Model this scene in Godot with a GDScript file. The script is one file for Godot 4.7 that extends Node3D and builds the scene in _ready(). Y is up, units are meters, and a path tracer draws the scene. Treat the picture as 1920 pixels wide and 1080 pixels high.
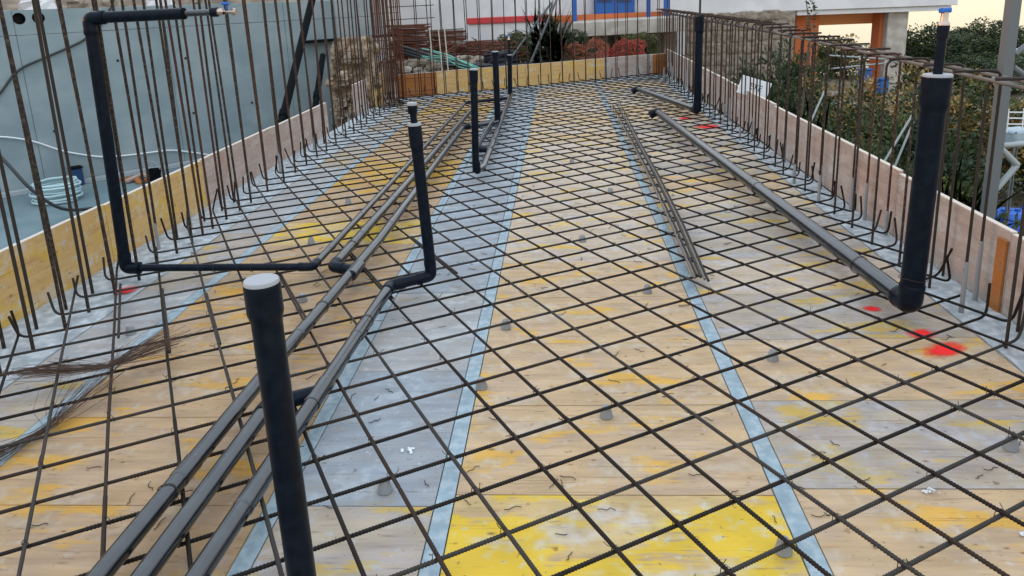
extends Node3D
# A slab being made ready for concrete: formwork deck, rebar mat, starter bars, drain pipes.

var rng := RandomNumberGenerator.new()
var M := {}
var used := {}

# ---------------------------------------------------------------- helpers
func lin(r: float, g: float, b: float) -> Color:
	return Color(r, g, b).linear_to_srgb()

func mat(called: String, c: Color, rough := 0.8, metal := 0.0) -> StandardMaterial3D:
	var m := StandardMaterial3D.new()
	m.resource_name = called
	m.albedo_color = c
	m.roughness = rough
	m.metallic = metal
	M[called] = m
	return m

func noise(freq: float, sd: int, oct := 4, type := FastNoiseLite.TYPE_SIMPLEX_SMOOTH) -> FastNoiseLite:
	var n := FastNoiseLite.new()
	n.noise_type = type
	n.seed = sd
	n.frequency = freq
	n.fractal_octaves = oct
	return n

func ramp(stops: Array) -> Gradient:
	var g := Gradient.new()
	var o := PackedFloat32Array()
	var c := PackedColorArray()
	for s in stops:
		o.append(s[0])
		c.append(s[1])
	g.offsets = o
	g.colors = c
	return g

func noise_tex(size: int, freq: float, sd: int, stops: Array, oct := 5) -> NoiseTexture2D:
	var t := NoiseTexture2D.new()
	t.width = size
	t.height = size
	t.seamless = true
	t.noise = noise(freq, sd, oct)
	t.color_ramp = ramp(stops)
	return t

# mottled material on world-triplanar coordinates; colours are linear base colours
func mottled(called: String, a: Color, b: Color, c: Color, freq: float, metres: float, rough := 0.85, relief := 0.0, sd := 1) -> StandardMaterial3D:
	var m := mat(called, Color.WHITE, rough)
	m.albedo_texture = noise_tex(512, freq, sd, [[0.0, a], [0.42, a.lerp(b, 0.6)], [0.55, b], [0.7, b.lerp(c, 0.6)], [1.0, c]])
	m.uv1_triplanar = true
	m.uv1_world_triplanar = true
	m.uv1_scale = Vector3.ONE / metres
	if relief > 0.0:
		m.heightmap_enabled = true
		m.heightmap_texture = noise_tex(256, freq * 2.0, sd + 9, [[0.0, Color.BLACK], [1.0, Color.WHITE]])
		m.heightmap_scale = relief
	return m

func numbered(called: String) -> String:
	var n: int = used.get(called, 0)
	used[called] = n + 1
	return called if n == 0 else "%s_%03d" % [called, n]

func tag(o: Node, label: String, category: String, group := "", kind := "") -> Node:
	if label != "":
		o.set_meta("label", label)
	if category != "":
		o.set_meta("category", category)
	if group != "":
		o.set_meta("group", group)
	if kind != "":
		o.set_meta("kind", kind)
	return o

func thing(called: String, at: Vector3, label: String, category: String, group := "") -> Node3D:
	var o := Node3D.new()
	o.name = numbered(called)
	add_child(o, true)
	o.position = at
	tag(o, label, category, group)
	return o

func sts() -> SurfaceTool:
	var st := SurfaceTool.new()
	st.begin(Mesh.PRIMITIVE_TRIANGLES)
	return st

func put(called: String, st: SurfaceTool, m: Material, parent: Node = null, label := "") -> MeshInstance3D:
	return put_mesh(called, st.commit(), m, parent, label)

# a mesh in world coordinates; under a thing it is moved back by the thing's base
func put_mesh(called: String, mesh: Mesh, m: Material, parent: Node = null, label := "") -> MeshInstance3D:
	var o := MeshInstance3D.new()
	o.mesh = mesh
	o.material_override = m
	if parent == null:
		o.name = numbered(called)
		add_child(o, true)
	else:
		o.name = called
		parent.add_child(o, true)
		var off := Vector3.ZERO
		var p := parent
		while p is Node3D and p != self:
			off += (p as Node3D).position
			p = p.get_parent()
		o.position = -off
	if label != "":
		o.set_meta("label", label)
	return o

func structure(called: String, st: SurfaceTool, m: Material) -> MeshInstance3D:
	var o := put(called, st, m)
	o.set_meta("kind", "structure")
	return o

func vtx(st: SurfaceTool, p: Vector3, n: Vector3, uv: Vector2) -> void:
	st.set_normal(n)
	st.set_uv(uv)
	st.add_vertex(p)

func quad(st: SurfaceTool, a: Vector3, b: Vector3, c: Vector3, d: Vector3, uvs: Array) -> void:
	var n := (c - a).cross(b - a).normalized()
	vtx(st, a, n, uvs[0]); vtx(st, b, n, uvs[1]); vtx(st, c, n, uvs[2])
	vtx(st, a, n, uvs[0]); vtx(st, c, n, uvs[2]); vtx(st, d, n, uvs[3])

# box with centre, half axes and planar uv in metres / tile; bevel chamfers the long rims a little
func box(st: SurfaceTool, t: Transform3D, size: Vector3, tile := 2.0, uvo := Vector2.ZERO, bevel := 0.0) -> void:
	var h := size * 0.5
	var axes := [[0, 1, 2], [1, 2, 0], [2, 0, 1]]
	for ax in axes:
		for s in [-1.0, 1.0]:
			var u := Vector3.ZERO
			var v := Vector3.ZERO
			var w := Vector3.ZERO
			w[ax[0]] = h[ax[0]] * s
			u[ax[1]] = h[ax[1]] - bevel
			v[ax[2]] = (h[ax[2]] - bevel) * s
			var hu: float = h[ax[1]] / tile
			var hv: float = h[ax[2]] / tile
			var uv := [uvo + Vector2(0, 0), uvo + Vector2(0, 2.0 * hv), uvo + Vector2(2.0 * hu, 2.0 * hv), uvo + Vector2(2.0 * hu, 0)]
			if ax[0] == 0 or ax[0] == 1:   # keep the grain along x (or z on the ends)
				uv = [uvo + Vector2(0, 0), uvo + Vector2(2.0 * hv, 0), uvo + Vector2(2.0 * hv, 2.0 * hu), uvo + Vector2(0, 2.0 * hu)]
			var p := [w - u - v, w - u + v, w + u + v, w + u - v]
			quad(st, t * p[0], t * p[1], t * p[2], t * p[3], uv)
	if bevel > 0.0:
		for ax in axes:
			for s1 in [-1.0, 1.0]:
				for s2 in [-1.0, 1.0]:
					var a := Vector3.ZERO
					var b := Vector3.ZERO
					a[ax[1]] = h[ax[1]] * s1
					a[ax[2]] = (h[ax[2]] - bevel) * s2
					b[ax[1]] = (h[ax[1]] - bevel) * s1
					b[ax[2]] = h[ax[2]] * s2
					var e := Vector3.ZERO
					e[ax[0]] = h[ax[0]] - bevel
					var q := [a - e, a + e, b + e, b - e]
					if s1 * s2 < 0.0:
						q = [b - e, b + e, a + e, a - e]
					var k: float = (h[ax[0]] * 2.0) / tile
					quad(st, t * q[0], t * q[1], t * q[2], t * q[3], [uvo, uvo + Vector2(k, 0), uvo + Vector2(k, 0.004), uvo + Vector2(0, 0.004)])

func at(p: Vector3, yaw := 0.0, pitch := 0.0, roll := 0.0) -> Transform3D:
	return Transform3D(Basis.from_euler(Vector3(pitch, yaw, roll)), p)

# swept tube; r is a number or an array with one radius per point
func tube(st: SurfaceTool, pts: Array, r, sides := 10, caps := true, vscale := 1.0, color = null) -> void:
	var n := pts.size()
	var t0: Vector3 = (pts[1] - pts[0]).normalized()
	var side := t0.cross(Vector3.UP if absf(t0.y) < 0.9 else Vector3.RIGHT).normalized()
	var rings := []
	var norms := []
	var vs := []
	var len := 0.0
	for i in n:
		var t: Vector3
		if i == 0:
			t = t0
		elif i == n - 1:
			t = (pts[i] - pts[i - 1]).normalized()
		else:
			var da: Vector3 = pts[i] - pts[i - 1]
			var db: Vector3 = pts[i + 1] - pts[i]
			t = (da.normalized() + db.normalized()).normalized()
			if t.length() < 0.5:
				t = da.normalized()
		side = (side - t * side.dot(t)).normalized()
		var up := side.cross(t)
		var rad: float = r[i] if r is Array else r
		var slope := 0.0
		if r is Array:
			var i0 := maxi(i - 1, 0)
			var i1 := mini(i + 1, n - 1)
			var dl: float = (pts[i1] - pts[i0]).length()
			slope = -(r[i1] - r[i0]) / maxf(dl, 0.001)
			slope = clampf(slope, -1.0, 1.0)
		if i > 0:
			len += (pts[i] - pts[i - 1]).length()
		var ring := []
		var nr := []
		for k in sides + 1:
			var a := TAU * k / sides
			var d := side * cos(a) + up * sin(a)
			ring.append(pts[i] + d * rad)
			nr.append((d + t * slope).normalized())
		rings.append(ring)
		norms.append(nr)
		vs.append(len * vscale)
	if color != null:
		st.set_color(color)
	for i in n - 1:
		for k in sides:
			var a := [rings[i][k], rings[i][k + 1], rings[i + 1][k + 1], rings[i + 1][k]]
			var b := [norms[i][k], norms[i][k + 1], norms[i + 1][k + 1], norms[i + 1][k]]
			var uv := [Vector2(float(k) / sides, vs[i]), Vector2(float(k + 1) / sides, vs[i]), Vector2(float(k + 1) / sides, vs[i + 1]), Vector2(float(k) / sides, vs[i + 1])]
			for j in [0, 1, 2, 0, 2, 3]:
				vtx(st, a[j], b[j], uv[j])
	if caps:
		for e in [0, n - 1]:
			var t: Vector3 = (pts[0] - pts[1]).normalized() if e == 0 else (pts[n - 1] - pts[n - 2]).normalized()
			for k in sides:
				vtx(st, pts[e], t, Vector2(0.5, 0.5))
				if e == 0:
					vtx(st, rings[e][k + 1], t, Vector2(0.5, 0.5)); vtx(st, rings[e][k], t, Vector2(0.5, 0.5))
				else:
					vtx(st, rings[e][k], t, Vector2(0.5, 0.5)); vtx(st, rings[e][k + 1], t, Vector2(0.5, 0.5))

# polyline with rounded corners
func rounded(pts: Array, fillet: float, steps := 6) -> Array:
	var out := [pts[0]]
	for i in range(1, pts.size() - 1):
		var p: Vector3 = pts[i]
		var a: Vector3 = (pts[i - 1] - p)
		var b: Vector3 = (pts[i + 1] - p)
		var f: float = minf(fillet, minf(a.length(), b.length()) * 0.49)
		var s: Vector3 = p + a.normalized() * f
		var e: Vector3 = p + b.normalized() * f
		for k in steps + 1:
			var t := float(k) / steps
			out.append(s.lerp(p, t).lerp(p.lerp(e, t), t))
	out.append(pts[pts.size() - 1])
	return out

func wobble(pts: Array, amount: float) -> Array:
	var out := []
	for p in pts:
		out.append(p + Vector3(rng.randf_range(-1, 1), rng.randf_range(-1, 1), rng.randf_range(-1, 1)) * amount)
	return out

var ORD := ["", "first", "second", "third", "fourth", "fifth", "sixth", "seventh", "eighth", "ninth", "tenth", "eleventh", "twelfth", "thirteenth", "fourteenth", "fifteenth", "sixteenth", "seventeenth", "eighteenth", "nineteenth"]
var TENS := ["", "", "twenty", "thirty", "forty", "fifty", "sixty", "seventy", "eighty"]
func ordinal(n: int) -> String:
	if n < 20:
		return ORD[n]
	if n % 10 == 0:
		return String(TENS[n / 10]).trim_suffix("y") + "ieth"
	return TENS[n / 10] + "-" + ORD[n % 10]

# ---------------------------------------------------------------- textures
# Plywood sheet, 2 m across, grain along u. Colours are sRGB.
func wood(sd: int, light: Color, dark: Color, yellow: Color, amount: float, grey: Color, dirt: float) -> ImageTexture:
	var n := 896
	var broad := noise(0.035, sd, 3).get_image(64, n)
	broad.resize(n, n, Image.INTERPOLATE_CUBIC)
	var fine := noise(0.16, sd + 1, 3).get_image(100, n)
	fine.resize(n, n, Image.INTERPOLATE_CUBIC)
	var blot := noise(0.0085, sd + 2, 4).get_image(n / 2, n)
	blot.resize(n, n, Image.INTERPOLATE_BILINEAR)
	var spot := noise(0.035, sd + 3, 4).get_image(n, n)
	var wear := noise(0.012, sd + 4, 5).get_image(n / 3, n)
	wear.resize(n, n, Image.INTERPOLATE_BILINEAR)
	for i in [broad, fine, blot, spot, wear]:
		i.convert(Image.FORMAT_L8)
	var B := broad.get_data()
	var F := fine.get_data()
	var K := blot.get_data()
	var S := spot.get_data()
	var W := wear.get_data()
	var pale := light.lerp(Color(0.80, 0.79, 0.78), 0.75)
	var gold := dark.lerp(light, 0.7).lerp(yellow, 0.42)
	var out := PackedByteArray()
	out.resize(n * n * 3)
	var o := 0
	for i in n * n:
		var b := B[i] / 255.0
		var f := F[i] / 255.0
		var c := dark.lerp(light, clampf(b * 0.75 + f * 0.45 - 0.1, 0.0, 1.0))
		var y := smoothstep(1.0 - amount, 1.16 - amount, K[i] / 255.0 * 0.72 + f * 0.16 + b * 0.12 + (W[i] / 255.0 - 0.5) * 0.35)
		c = c.lerp(yellow, y * 0.88)
		var soft := smoothstep(0.40, 0.68, 1.0 - K[i] / 255.0) * (0.5 + 0.5 * b)
		c = c.lerp(gold, soft * 0.42)
		var g := smoothstep(1.0 - dirt, 1.3 - dirt, W[i] / 255.0)
		c = c.lerp(grey, g * 0.75)
		var dust := smoothstep(0.5, 0.8, W[i] / 255.0 * 0.55 + S[i] / 255.0 * 0.45)
		c = c.lerp(pale, dust * 0.55)
		var s := S[i] / 255.0
		if s > 0.76:
			c = c.lerp(Color(0.74, 0.745, 0.75), minf((s - 0.76) * 5.0, 0.65))
		elif s < 0.16:
			c = c.lerp(Color(0.33, 0.27, 0.22), minf((0.16 - s) * 5.0, 0.5))
		if f < 0.24:
			c = c.lerp(Color(0.42, 0.32, 0.22), (0.24 - f) * 2.2)
		out[o] = int(clampf(c.r, 0, 1) * 255.0)
		out[o + 1] = int(clampf(c.g, 0, 1) * 255.0)
		out[o + 2] = int(clampf(c.b, 0, 1) * 255.0)
		o += 3
	var im := Image.create_from_data(n, n, false, Image.FORMAT_RGB8, out)
	var r := RandomNumberGenerator.new()
	r.seed = sd
	# splits along the grain, specks of dirt
	for k in 52:
		var y := r.randi_range(2, n - 3)
		var x := r.randi_range(0, n - 220)
		var l := r.randi_range(30, 210)
		var a := r.randf_range(0.12, 0.55)
		var yy := float(y)
		for i in l:
			yy += r.randf_range(-0.09, 0.09)
			var p := Vector2i(x + i, clampi(int(yy), 0, n - 1))
			im.set_pixelv(p, im.get_pixelv(p).lerp(Color(0.25, 0.17, 0.10), a * sin(PI * i / l)))
	for k in 700:
		var p := Vector2i(r.randi_range(0, n - 3), r.randi_range(0, n - 2))
		var c := Color(0.22, 0.17, 0.13) if r.randf() < 0.7 else Color(0.85, 0.85, 0.85)
		for i in r.randi_range(1, 3):
			im.set_pixelv(p, im.get_pixelv(p).lerp(c, r.randf_range(0.3, 0.8)))
			p.x += 1
	for k in 46:
		var cx := r.randi_range(8, n - 9)
		var cy := r.randi_range(8, n - 9)
		var rx := r.randf_range(2.5, 6.0)
		for y in range(-6, 7):
			for x in range(-8, 9):
				var d := Vector2(x / (rx * 1.3), y / rx * 1.4).length()
				if d < 1.0:
					var p := Vector2i(cx + x, cy + y)
					im.set_pixelv(p, im.get_pixelv(p).lerp(Color(0.36, 0.25, 0.15), (1.0 - d) * 0.75))
	return ImageTexture.create_from_image(im)

func wood_mat(called: String, t: ImageTexture, tint := Color.WHITE) -> StandardMaterial3D:
	var m := mat(called, tint, 0.72)
	m.albedo_texture = t
	return m

func paint_texture(sd: int, c: Color) -> ImageTexture:
	var n := 96
	var nz := noise(0.045, sd, 4)
	var im := Image.create(n, n, false, Image.FORMAT_RGBA8)
	for y in n:
		for x in n:
			var d := Vector2(x - n / 2.0, y - n / 2.0).length() / (n / 2.0)
			var a := smoothstep(1.0, 0.30, d + nz.get_noise_2d(x * 0.6, y * 0.6) * 0.22)
			im.set_pixel(x, y, Color(c.r, c.g, c.b, a * 0.95))
	return ImageTexture.create_from_image(im)

func make_materials() -> void:
	var tan := wood(11, Color(0.785, 0.725, 0.675), Color(0.66, 0.595, 0.53), Color(0.84, 0.68, 0.30), 0.47, Color(0.68, 0.65, 0.64), 0.50)
	var yel := wood(23, Color(0.80, 0.70, 0.54), Color(0.66, 0.54, 0.38), Color(0.84, 0.69, 0.13), 0.54, Color(0.68, 0.63, 0.60), 0.40)
	var gry := wood(37, Color(0.67, 0.67, 0.67), Color(0.57, 0.565, 0.56), Color(0.66, 0.58, 0.48), 0.36, Color(0.62, 0.64, 0.65), 0.62)
	var brd := wood(51, Color(0.84, 0.71, 0.49), Color(0.74, 0.58, 0.36), Color(0.82, 0.66, 0.29), 0.48, Color(0.78, 0.68, 0.56), 0.36)
	var pnk := wood(67, Color(0.72, 0.68, 0.66), Color(0.61, 0.565, 0.54), Color(0.67, 0.55, 0.51), 0.38, Color(0.67, 0.66, 0.655), 0.58)
	wood_mat("tan_ply", tan)
	wood_mat("tan_ply_warm", tan, Color(1.0, 0.95, 0.86))
	wood_mat("tan_ply_cool", tan, Color(0.90, 0.92, 0.95))
	wood_mat("tan_ply_left", tan, Color(0.93, 0.86, 0.76))
	wood_mat("yellow_ply_left", yel, Color(0.93, 0.87, 0.80))
	wood_mat("bright_yellow_ply", wood(83, Color(0.80, 0.71, 0.56), Color(0.67, 0.56, 0.41), Color(0.85, 0.71, 0.15), 0.585, Color(0.68, 0.63, 0.60), 0.34))
	wood_mat("yellow_ply", yel)
	wood_mat("yellow_ply_dull", yel, Color(0.93, 0.90, 0.88))
	wood_mat("grey_ply", gry)
	wood_mat("grey_ply_blue", gry, Color(0.92, 0.96, 1.0))
	wood_mat("yellow_board", brd)
	wood_mat("orange_board", brd, Color(0.80, 0.62, 0.48))
	wood_mat("pink_board", pnk, Color(1.0, 0.95, 0.91))
	wood_mat("pale_board", pnk, Color(1.0, 0.985, 0.96))
	mat("board_edge", lin(0.62, 0.55, 0.47), 0.9)
	mottled("concrete", lin(0.30, 0.34, 0.36), lin(0.42, 0.46, 0.48), lin(0.58, 0.61, 0.63), 0.02, 0.9, 0.9, 0.6, 3)
	mottled("wall_concrete", lin(0.185, 0.25, 0.272), lin(0.235, 0.30, 0.322), lin(0.31, 0.36, 0.37), 0.011, 3.4, 0.75, 0.0, 5)
	mottled("wall_concrete_light", lin(0.25, 0.30, 0.32), lin(0.31, 0.36, 0.375), lin(0.38, 0.41, 0.42), 0.008, 2.0, 0.8, 0.0, 6)
	mottled("slab_concrete", lin(0.12, 0.185, 0.205), lin(0.15, 0.22, 0.24), lin(0.19, 0.25, 0.265), 0.006, 3.0, 0.6, 0.0, 7)
	mottled("pale_concrete", lin(0.34, 0.31, 0.27), lin(0.43, 0.40, 0.35), lin(0.52, 0.49, 0.44), 0.01, 2.0, 0.9, 0.0, 8)
	mottled("white_wall", lin(0.62, 0.62, 0.64), lin(0.70, 0.70, 0.71), lin(0.76, 0.76, 0.76), 0.006, 4.0, 0.9, 0.0, 9)
	mottled("stone", lin(0.16, 0.13, 0.10), lin(0.26, 0.22, 0.17), lin(0.36, 0.31, 0.25), 0.015, 1.6, 0.95, 2.0, 10)
	mottled("rock", lin(0.07, 0.035, 0.018), lin(0.30, 0.215, 0.135), lin(0.60, 0.53, 0.42), 0.012, 1.1, 0.95, 3.0, 12)
	mottled("earth", lin(0.10, 0.075, 0.05), lin(0.19, 0.145, 0.10), lin(0.30, 0.245, 0.18), 0.012, 3.0, 0.95, 1.5, 13)
	mottled("galvanised", lin(0.22, 0.31, 0.36), lin(0.30, 0.395, 0.44), lin(0.39, 0.46, 0.49), 0.022, 0.6, 0.5, 0.0, 14)
	var rib := Image.create(16, 16, false, Image.FORMAT_L8)
	for y in 16:
		for x in 16:
			var ph := fposmod(y / 16.0 + absf(x / 16.0 - 0.5) * 0.9, 1.0)
			rib.set_pixel(x, y, Color.WHITE * (1.0 if ph < 0.4 else 0.0))
	var ribt := ImageTexture.create_from_image(rib)
	for a in [["mat_steel", lin(0.006, 0.005, 0.0045), lin(0.012, 0.0095, 0.008), lin(0.028, 0.022, 0.018), 21], ["bar_steel", lin(0.016, 0.012, 0.010), lin(0.036, 0.026, 0.020), lin(0.12, 0.10, 0.085), 22], ["rust_steel", lin(0.075, 0.025, 0.014), lin(0.145, 0.050, 0.030), lin(0.23, 0.10, 0.066), 23], ["bar_rust", lin(0.030, 0.015, 0.010), lin(0.062, 0.029, 0.019), lin(0.13, 0.075, 0.055), 24]]:
		var m := mottled(a[0], a[1], a[2], a[3], 0.03, 0.35, 0.62, 0.0, a[4])
		m.metallic_specular = 0.3
	for a in ["mat_steel", "bar_steel"]:
		var m: StandardMaterial3D = M[a].duplicate()
		m.resource_name = a + "_ribbed"
		m.heightmap_enabled = true
		m.heightmap_texture = ribt
		m.heightmap_scale = 0.12
		# the ribs follow the bar, so this one is mapped along the bar
		m.uv1_triplanar = false
		m.uv1_world_triplanar = false
		m.uv1_scale = Vector3(2, 1, 1)
		m.albedo_texture = null
		m.albedo_color = lin(0.016, 0.0125, 0.0105) if a == "mat_steel" else lin(0.036, 0.029, 0.024)
		M[a + "_ribbed"] = m
		if a == "mat_steel":
			var m2 := m.duplicate() as StandardMaterial3D
			m2.albedo_color = lin(0.034, 0.023, 0.017)
			M["mat_steel_brown"] = m2
			var m3 := m.duplicate() as StandardMaterial3D
			m3.albedo_color = lin(0.042, 0.038, 0.034)
			M["mat_steel_dusty"] = m3
	mat("dusty_steel", lin(0.13, 0.115, 0.10), 0.8)
	mat("mortar", lin(0.27, 0.28, 0.285), 0.95)
	mat("wire", lin(0.028, 0.016, 0.011), 0.7)
	mat("bundle_wire", lin(0.075, 0.040, 0.024), 0.7)
	mottled("pvc", lin(0.003, 0.006, 0.012), lin(0.0045, 0.0085, 0.017), lin(0.009, 0.014, 0.022), 0.02, 0.6, 0.30, 0.0, 31).metallic_specular = 0.24
	mottled("pvc_dusty", lin(0.004, 0.008, 0.013), lin(0.008, 0.014, 0.021), lin(0.022, 0.029, 0.034), 0.012, 0.7, 0.15, 0.0, 32).metallic_specular = 0.8
	mat("cap_grey", lin(0.32, 0.345, 0.37), 0.6)
	mat("hdpe", lin(0.018, 0.022, 0.026), 0.45)
	mat("brass", lin(0.50, 0.42, 0.36), 0.35, 0.9)
	mat("chrome", lin(0.6, 0.6, 0.6), 0.25, 0.9)
	mat("blue_plastic", lin(0.012, 0.12, 0.50), 0.4)
	mat("drum_blue", lin(0.006, 0.10, 0.52), 0.35)
	mat("blue_paint", lin(0.012, 0.10, 0.36), 0.5)
	mat("blue_dark", lin(0.012, 0.04, 0.12), 0.4)
	mat("white_plastic", lin(0.72, 0.76, 0.80), 0.5)
	mat("hose_aqua", lin(0.42, 0.58, 0.61), 0.5)
	mat("hose_green", lin(0.16, 0.46, 0.38), 0.6)
	mat("black_paint", lin(0.012, 0.013, 0.015), 0.6)
	mat("dark_metal", lin(0.006, 0.007, 0.009), 0.8).metallic_specular = 0.15
	mat("grey_metal", lin(0.13, 0.15, 0.16), 0.5, 0.2)
	mat("pale_metal", lin(0.30, 0.34, 0.35), 0.5, 0.2)
	mat("tarp_black", lin(0.014, 0.016, 0.024), 0.7)
	mat("net_red", lin(0.34, 0.045, 0.03), 0.7)
	mat("net_orange", lin(0.30, 0.095, 0.045), 0.7)
	mat("red_paint", lin(0.55, 0.045, 0.05), 0.6)
	mat("terracotta", lin(0.60, 0.165, 0.055), 0.85)
	mat("orange_soffit", lin(0.86, 0.40, 0.15), 0.85)
	mat("rod_cream", lin(0.62, 0.55, 0.46), 0.6)
	mat("tyre_black", lin(0.02, 0.02, 0.02), 0.8)
	mat("bark", lin(0.12, 0.085, 0.06), 0.95)
	for a in [["leaf_dark", Color(0.9, 1, 0.8), 0.5], ["leaf_gold", Color(1, 1, 0.8), 0.6]]:
		var m := mat(a[0], Color.WHITE, 0.65)
		m.vertex_color_use_as_albedo = true
		m.backlight_enabled = true
		m.backlight = lin(0.05, 0.07, 0.015)
		m.cull_mode = BaseMaterial3D.CULL_DISABLED
	for i in 2:
		var m := mat("spray_%d" % i, Color.WHITE, 0.7)
		m.albedo_texture = paint_texture(5 + i, Color(0.98, 0.07, 0.10))
		m.transparency = BaseMaterial3D.TRANSPARENCY_ALPHA

# ---------------------------------------------------------------- fittings
const PIPE_Y := 0.095

func run(parent: Node, pts: Array, r: float, m := "pvc_dusty", called := "pipe") -> void:
	var st := sts()
	tube(st, pts, r, 20)
	put(called, st, M[m], parent)

func elbow(parent: Node, a: Vector3, p: Vector3, b: Vector3, r: float, reach: float, m := "pvc") -> void:
	var da := (a - p).normalized()
	var db := (b - p).normalized()
	var core := rounded([p + da * reach, p, p + db * reach], reach * 0.72, 8)
	var pts := [p + da * (reach + 0.028), p + da * (reach + 0.0275), p + da * (reach + 0.004)]
	var rad := [r * 1.02, r * 1.15, r * 1.15]
	for i in core.size():
		pts.append(core[i])
		rad.append(r * 1.10)
	pts += [p + db * (reach + 0.004), p + db * (reach + 0.0275), p + db * (reach + 0.028)]
	rad += [r * 1.15, r * 1.15, r * 1.02]
	var st := sts()
	tube(st, pts, rad, 20)
	put("elbow", st, M[m], parent)

func coupling(parent: Node, p: Vector3, dir: Vector3, r: float, length: float, m := "pvc_dusty") -> void:
	var d := dir.normalized()
	var h := length * 0.5
	var st := sts()
	tube(st, [p - d * h, p - d * (h - 0.002), p - d * (h - 0.012), p - d * (h - 0.016), p + d * (h - 0.016), p + d * (h - 0.012), p + d * (h - 0.002), p + d * h], [r * 1.01, r * 1.07, r * 1.09, r * 1.065, r * 1.065, r * 1.09, r * 1.07, r * 1.01], 20)
	put("coupling", st, M[m], parent)

func tie(parent: Node, p: Vector3, dir: Vector3, r: float) -> void:
	var d := dir.normalized()
	var u := d.cross(Vector3.UP if absf(d.y) < 0.9 else Vector3.RIGHT).normalized()
	var v := u.cross(d)
	var pts := []
	for k in 19:
		var a := TAU * k / 18.0
		pts.append(p + (u * cos(a) + v * sin(a)) * (r * 1.06 + 0.001) + d * 0.006 * sin(a * 2.0))
	var tail: Vector3 = pts[18] + u * 0.03 + Vector3(0, -0.01, 0) + d * 0.03
	pts.append(tail)
	var st := sts()
	tube(st, pts, 0.0016, 5)
	put("tie_wire", st, M["wire"], parent)

# upright with a wider socket on top
func upright(parent: Node, base: Vector3, top: Vector3, r: float, socket: float, m := "pvc") -> void:
	var d := (top - base).normalized()
	var st := sts()
	tube(st, [base, top - d * socket], r, 24, false)
	put("pipe", st, M[m], parent)
	var s := sts()
	var a := top - d * socket
	tube(s, [a - d * 0.012, a, a + d * 0.012, a + d * 0.02, top - d * 0.008, top - d * 0.002, top], [r * 1.0, r * 1.05, r * 1.15, r * 1.17, r * 1.17, r * 1.15, r * 1.12], 24)
	put("socket", s, M[m], parent)

func end_cap(parent: Node, top: Vector3, d: Vector3, r: float, m := "cap_grey") -> void:
	var st := sts()
	tube(st, [top - d * 0.004, top + d * 0.006, top + d * 0.009], [r, r, r * 0.93], 24)
	put("cap", st, M[m], parent)

func tap(parent: Node, p: Vector3, d: Vector3) -> void:
	var st := sts()
	tube(st, [p, p + d * 0.012, p + d * 0.014, p + d * 0.05], [0.022, 0.022, 0.015, 0.014], 14)
	var v := put("valve", st, M["brass"], parent)
	var h := sts()
	box(h, at(p + d * 0.058, 0.25), Vector3(0.05, 0.02, 0.02), 1.0, Vector2.ZERO, 0.004)
	put("handle", h, M["blue_plastic"], v)

# ---------------------------------------------------------------- foliage
func leaf(st: SurfaceTool, p: Vector3, d: Vector3, w: float, l: float, c: Color) -> void:
	var s := d.cross(Vector3(rng.randf_range(-1, 1), rng.randf_range(-1, 1), rng.randf_range(-1, 1))).normalized() * w
	var mid := p + d * l * 0.5
	var n := d.cross(s).normalized()
	st.set_color(c)
	for q in [p, mid + s, p + d * l, p, p + d * l, mid - s]:
		st.set_normal(n)
		st.add_vertex(q)

# crown of leaf clumps inside an uneven ellipsoid
func crown(size: Vector3, clumps: int, leaves: int, leaf_len: float, tones: Array, sd: int) -> ArrayMesh:
	rng.seed = sd
	var st := sts()
	for i in clumps:
		var v := Vector3(rng.randfn(), rng.randfn() * 0.9, rng.randfn()).normalized()
		var k := pow(rng.randf(), 0.45) * rng.randf_range(0.75, 1.12)
		var c := v * k * size * 0.5 + Vector3(0, size.y * 0.5, 0)
		if c.y < 0.02:
			c.y = rng.randf_range(0.02, size.y * 0.3)
		var tone: Color = tones[rng.randi() % tones.size()]
		var cr := rng.randf_range(0.06, 0.13) * minf(size.x, size.y)
		for j in leaves:
			var d := Vector3(rng.randfn(), rng.randfn() + 0.35, rng.randfn()).normalized()
			var p := c + d * cr * pow(rng.randf(), 0.5)
			var q := (d + v * 0.6 + Vector3(0, 0.25, 0)).normalized()
			var f := rng.randf_range(0.7, 1.35)
			leaf(st, p, q, leaf_len * rng.randf_range(0.2, 0.34), leaf_len * rng.randf_range(0.7, 1.3), Color(tone.r * f, tone.g * f, tone.b * f))
	return st.commit()

func bush(mesh: Mesh, m: String, p: Vector3, scale: Vector3, yaw: float, label: String, called := "bush", group := "bushes on the slope beside the deck", category := "bush") -> void:
	var t := thing(called, p, label, category, group)
	var st := sts()
	for k in 4:
		var a := k * 1.7 + yaw
		var e := Vector3(cos(a) * 0.5 * scale.x, 1.7 * scale.y, sin(a) * 0.5 * scale.z)
		tube(st, [Vector3(0, -0.15, 0), e * 0.5 + Vector3(0, 0.1 * scale.y, 0), e], [0.05 * scale.y, 0.035 * scale.y, 0.008], 6)
	var s := MeshInstance3D.new()
	s.name = "stem"
	s.mesh = st.commit()
	s.material_override = M["bark"]
	t.add_child(s, true)
	var o := MeshInstance3D.new()
	o.name = "foliage"
	o.mesh = mesh
	o.material_override = M[m]
	o.scale = scale
	o.rotation.y = yaw
	t.add_child(o, true)

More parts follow.
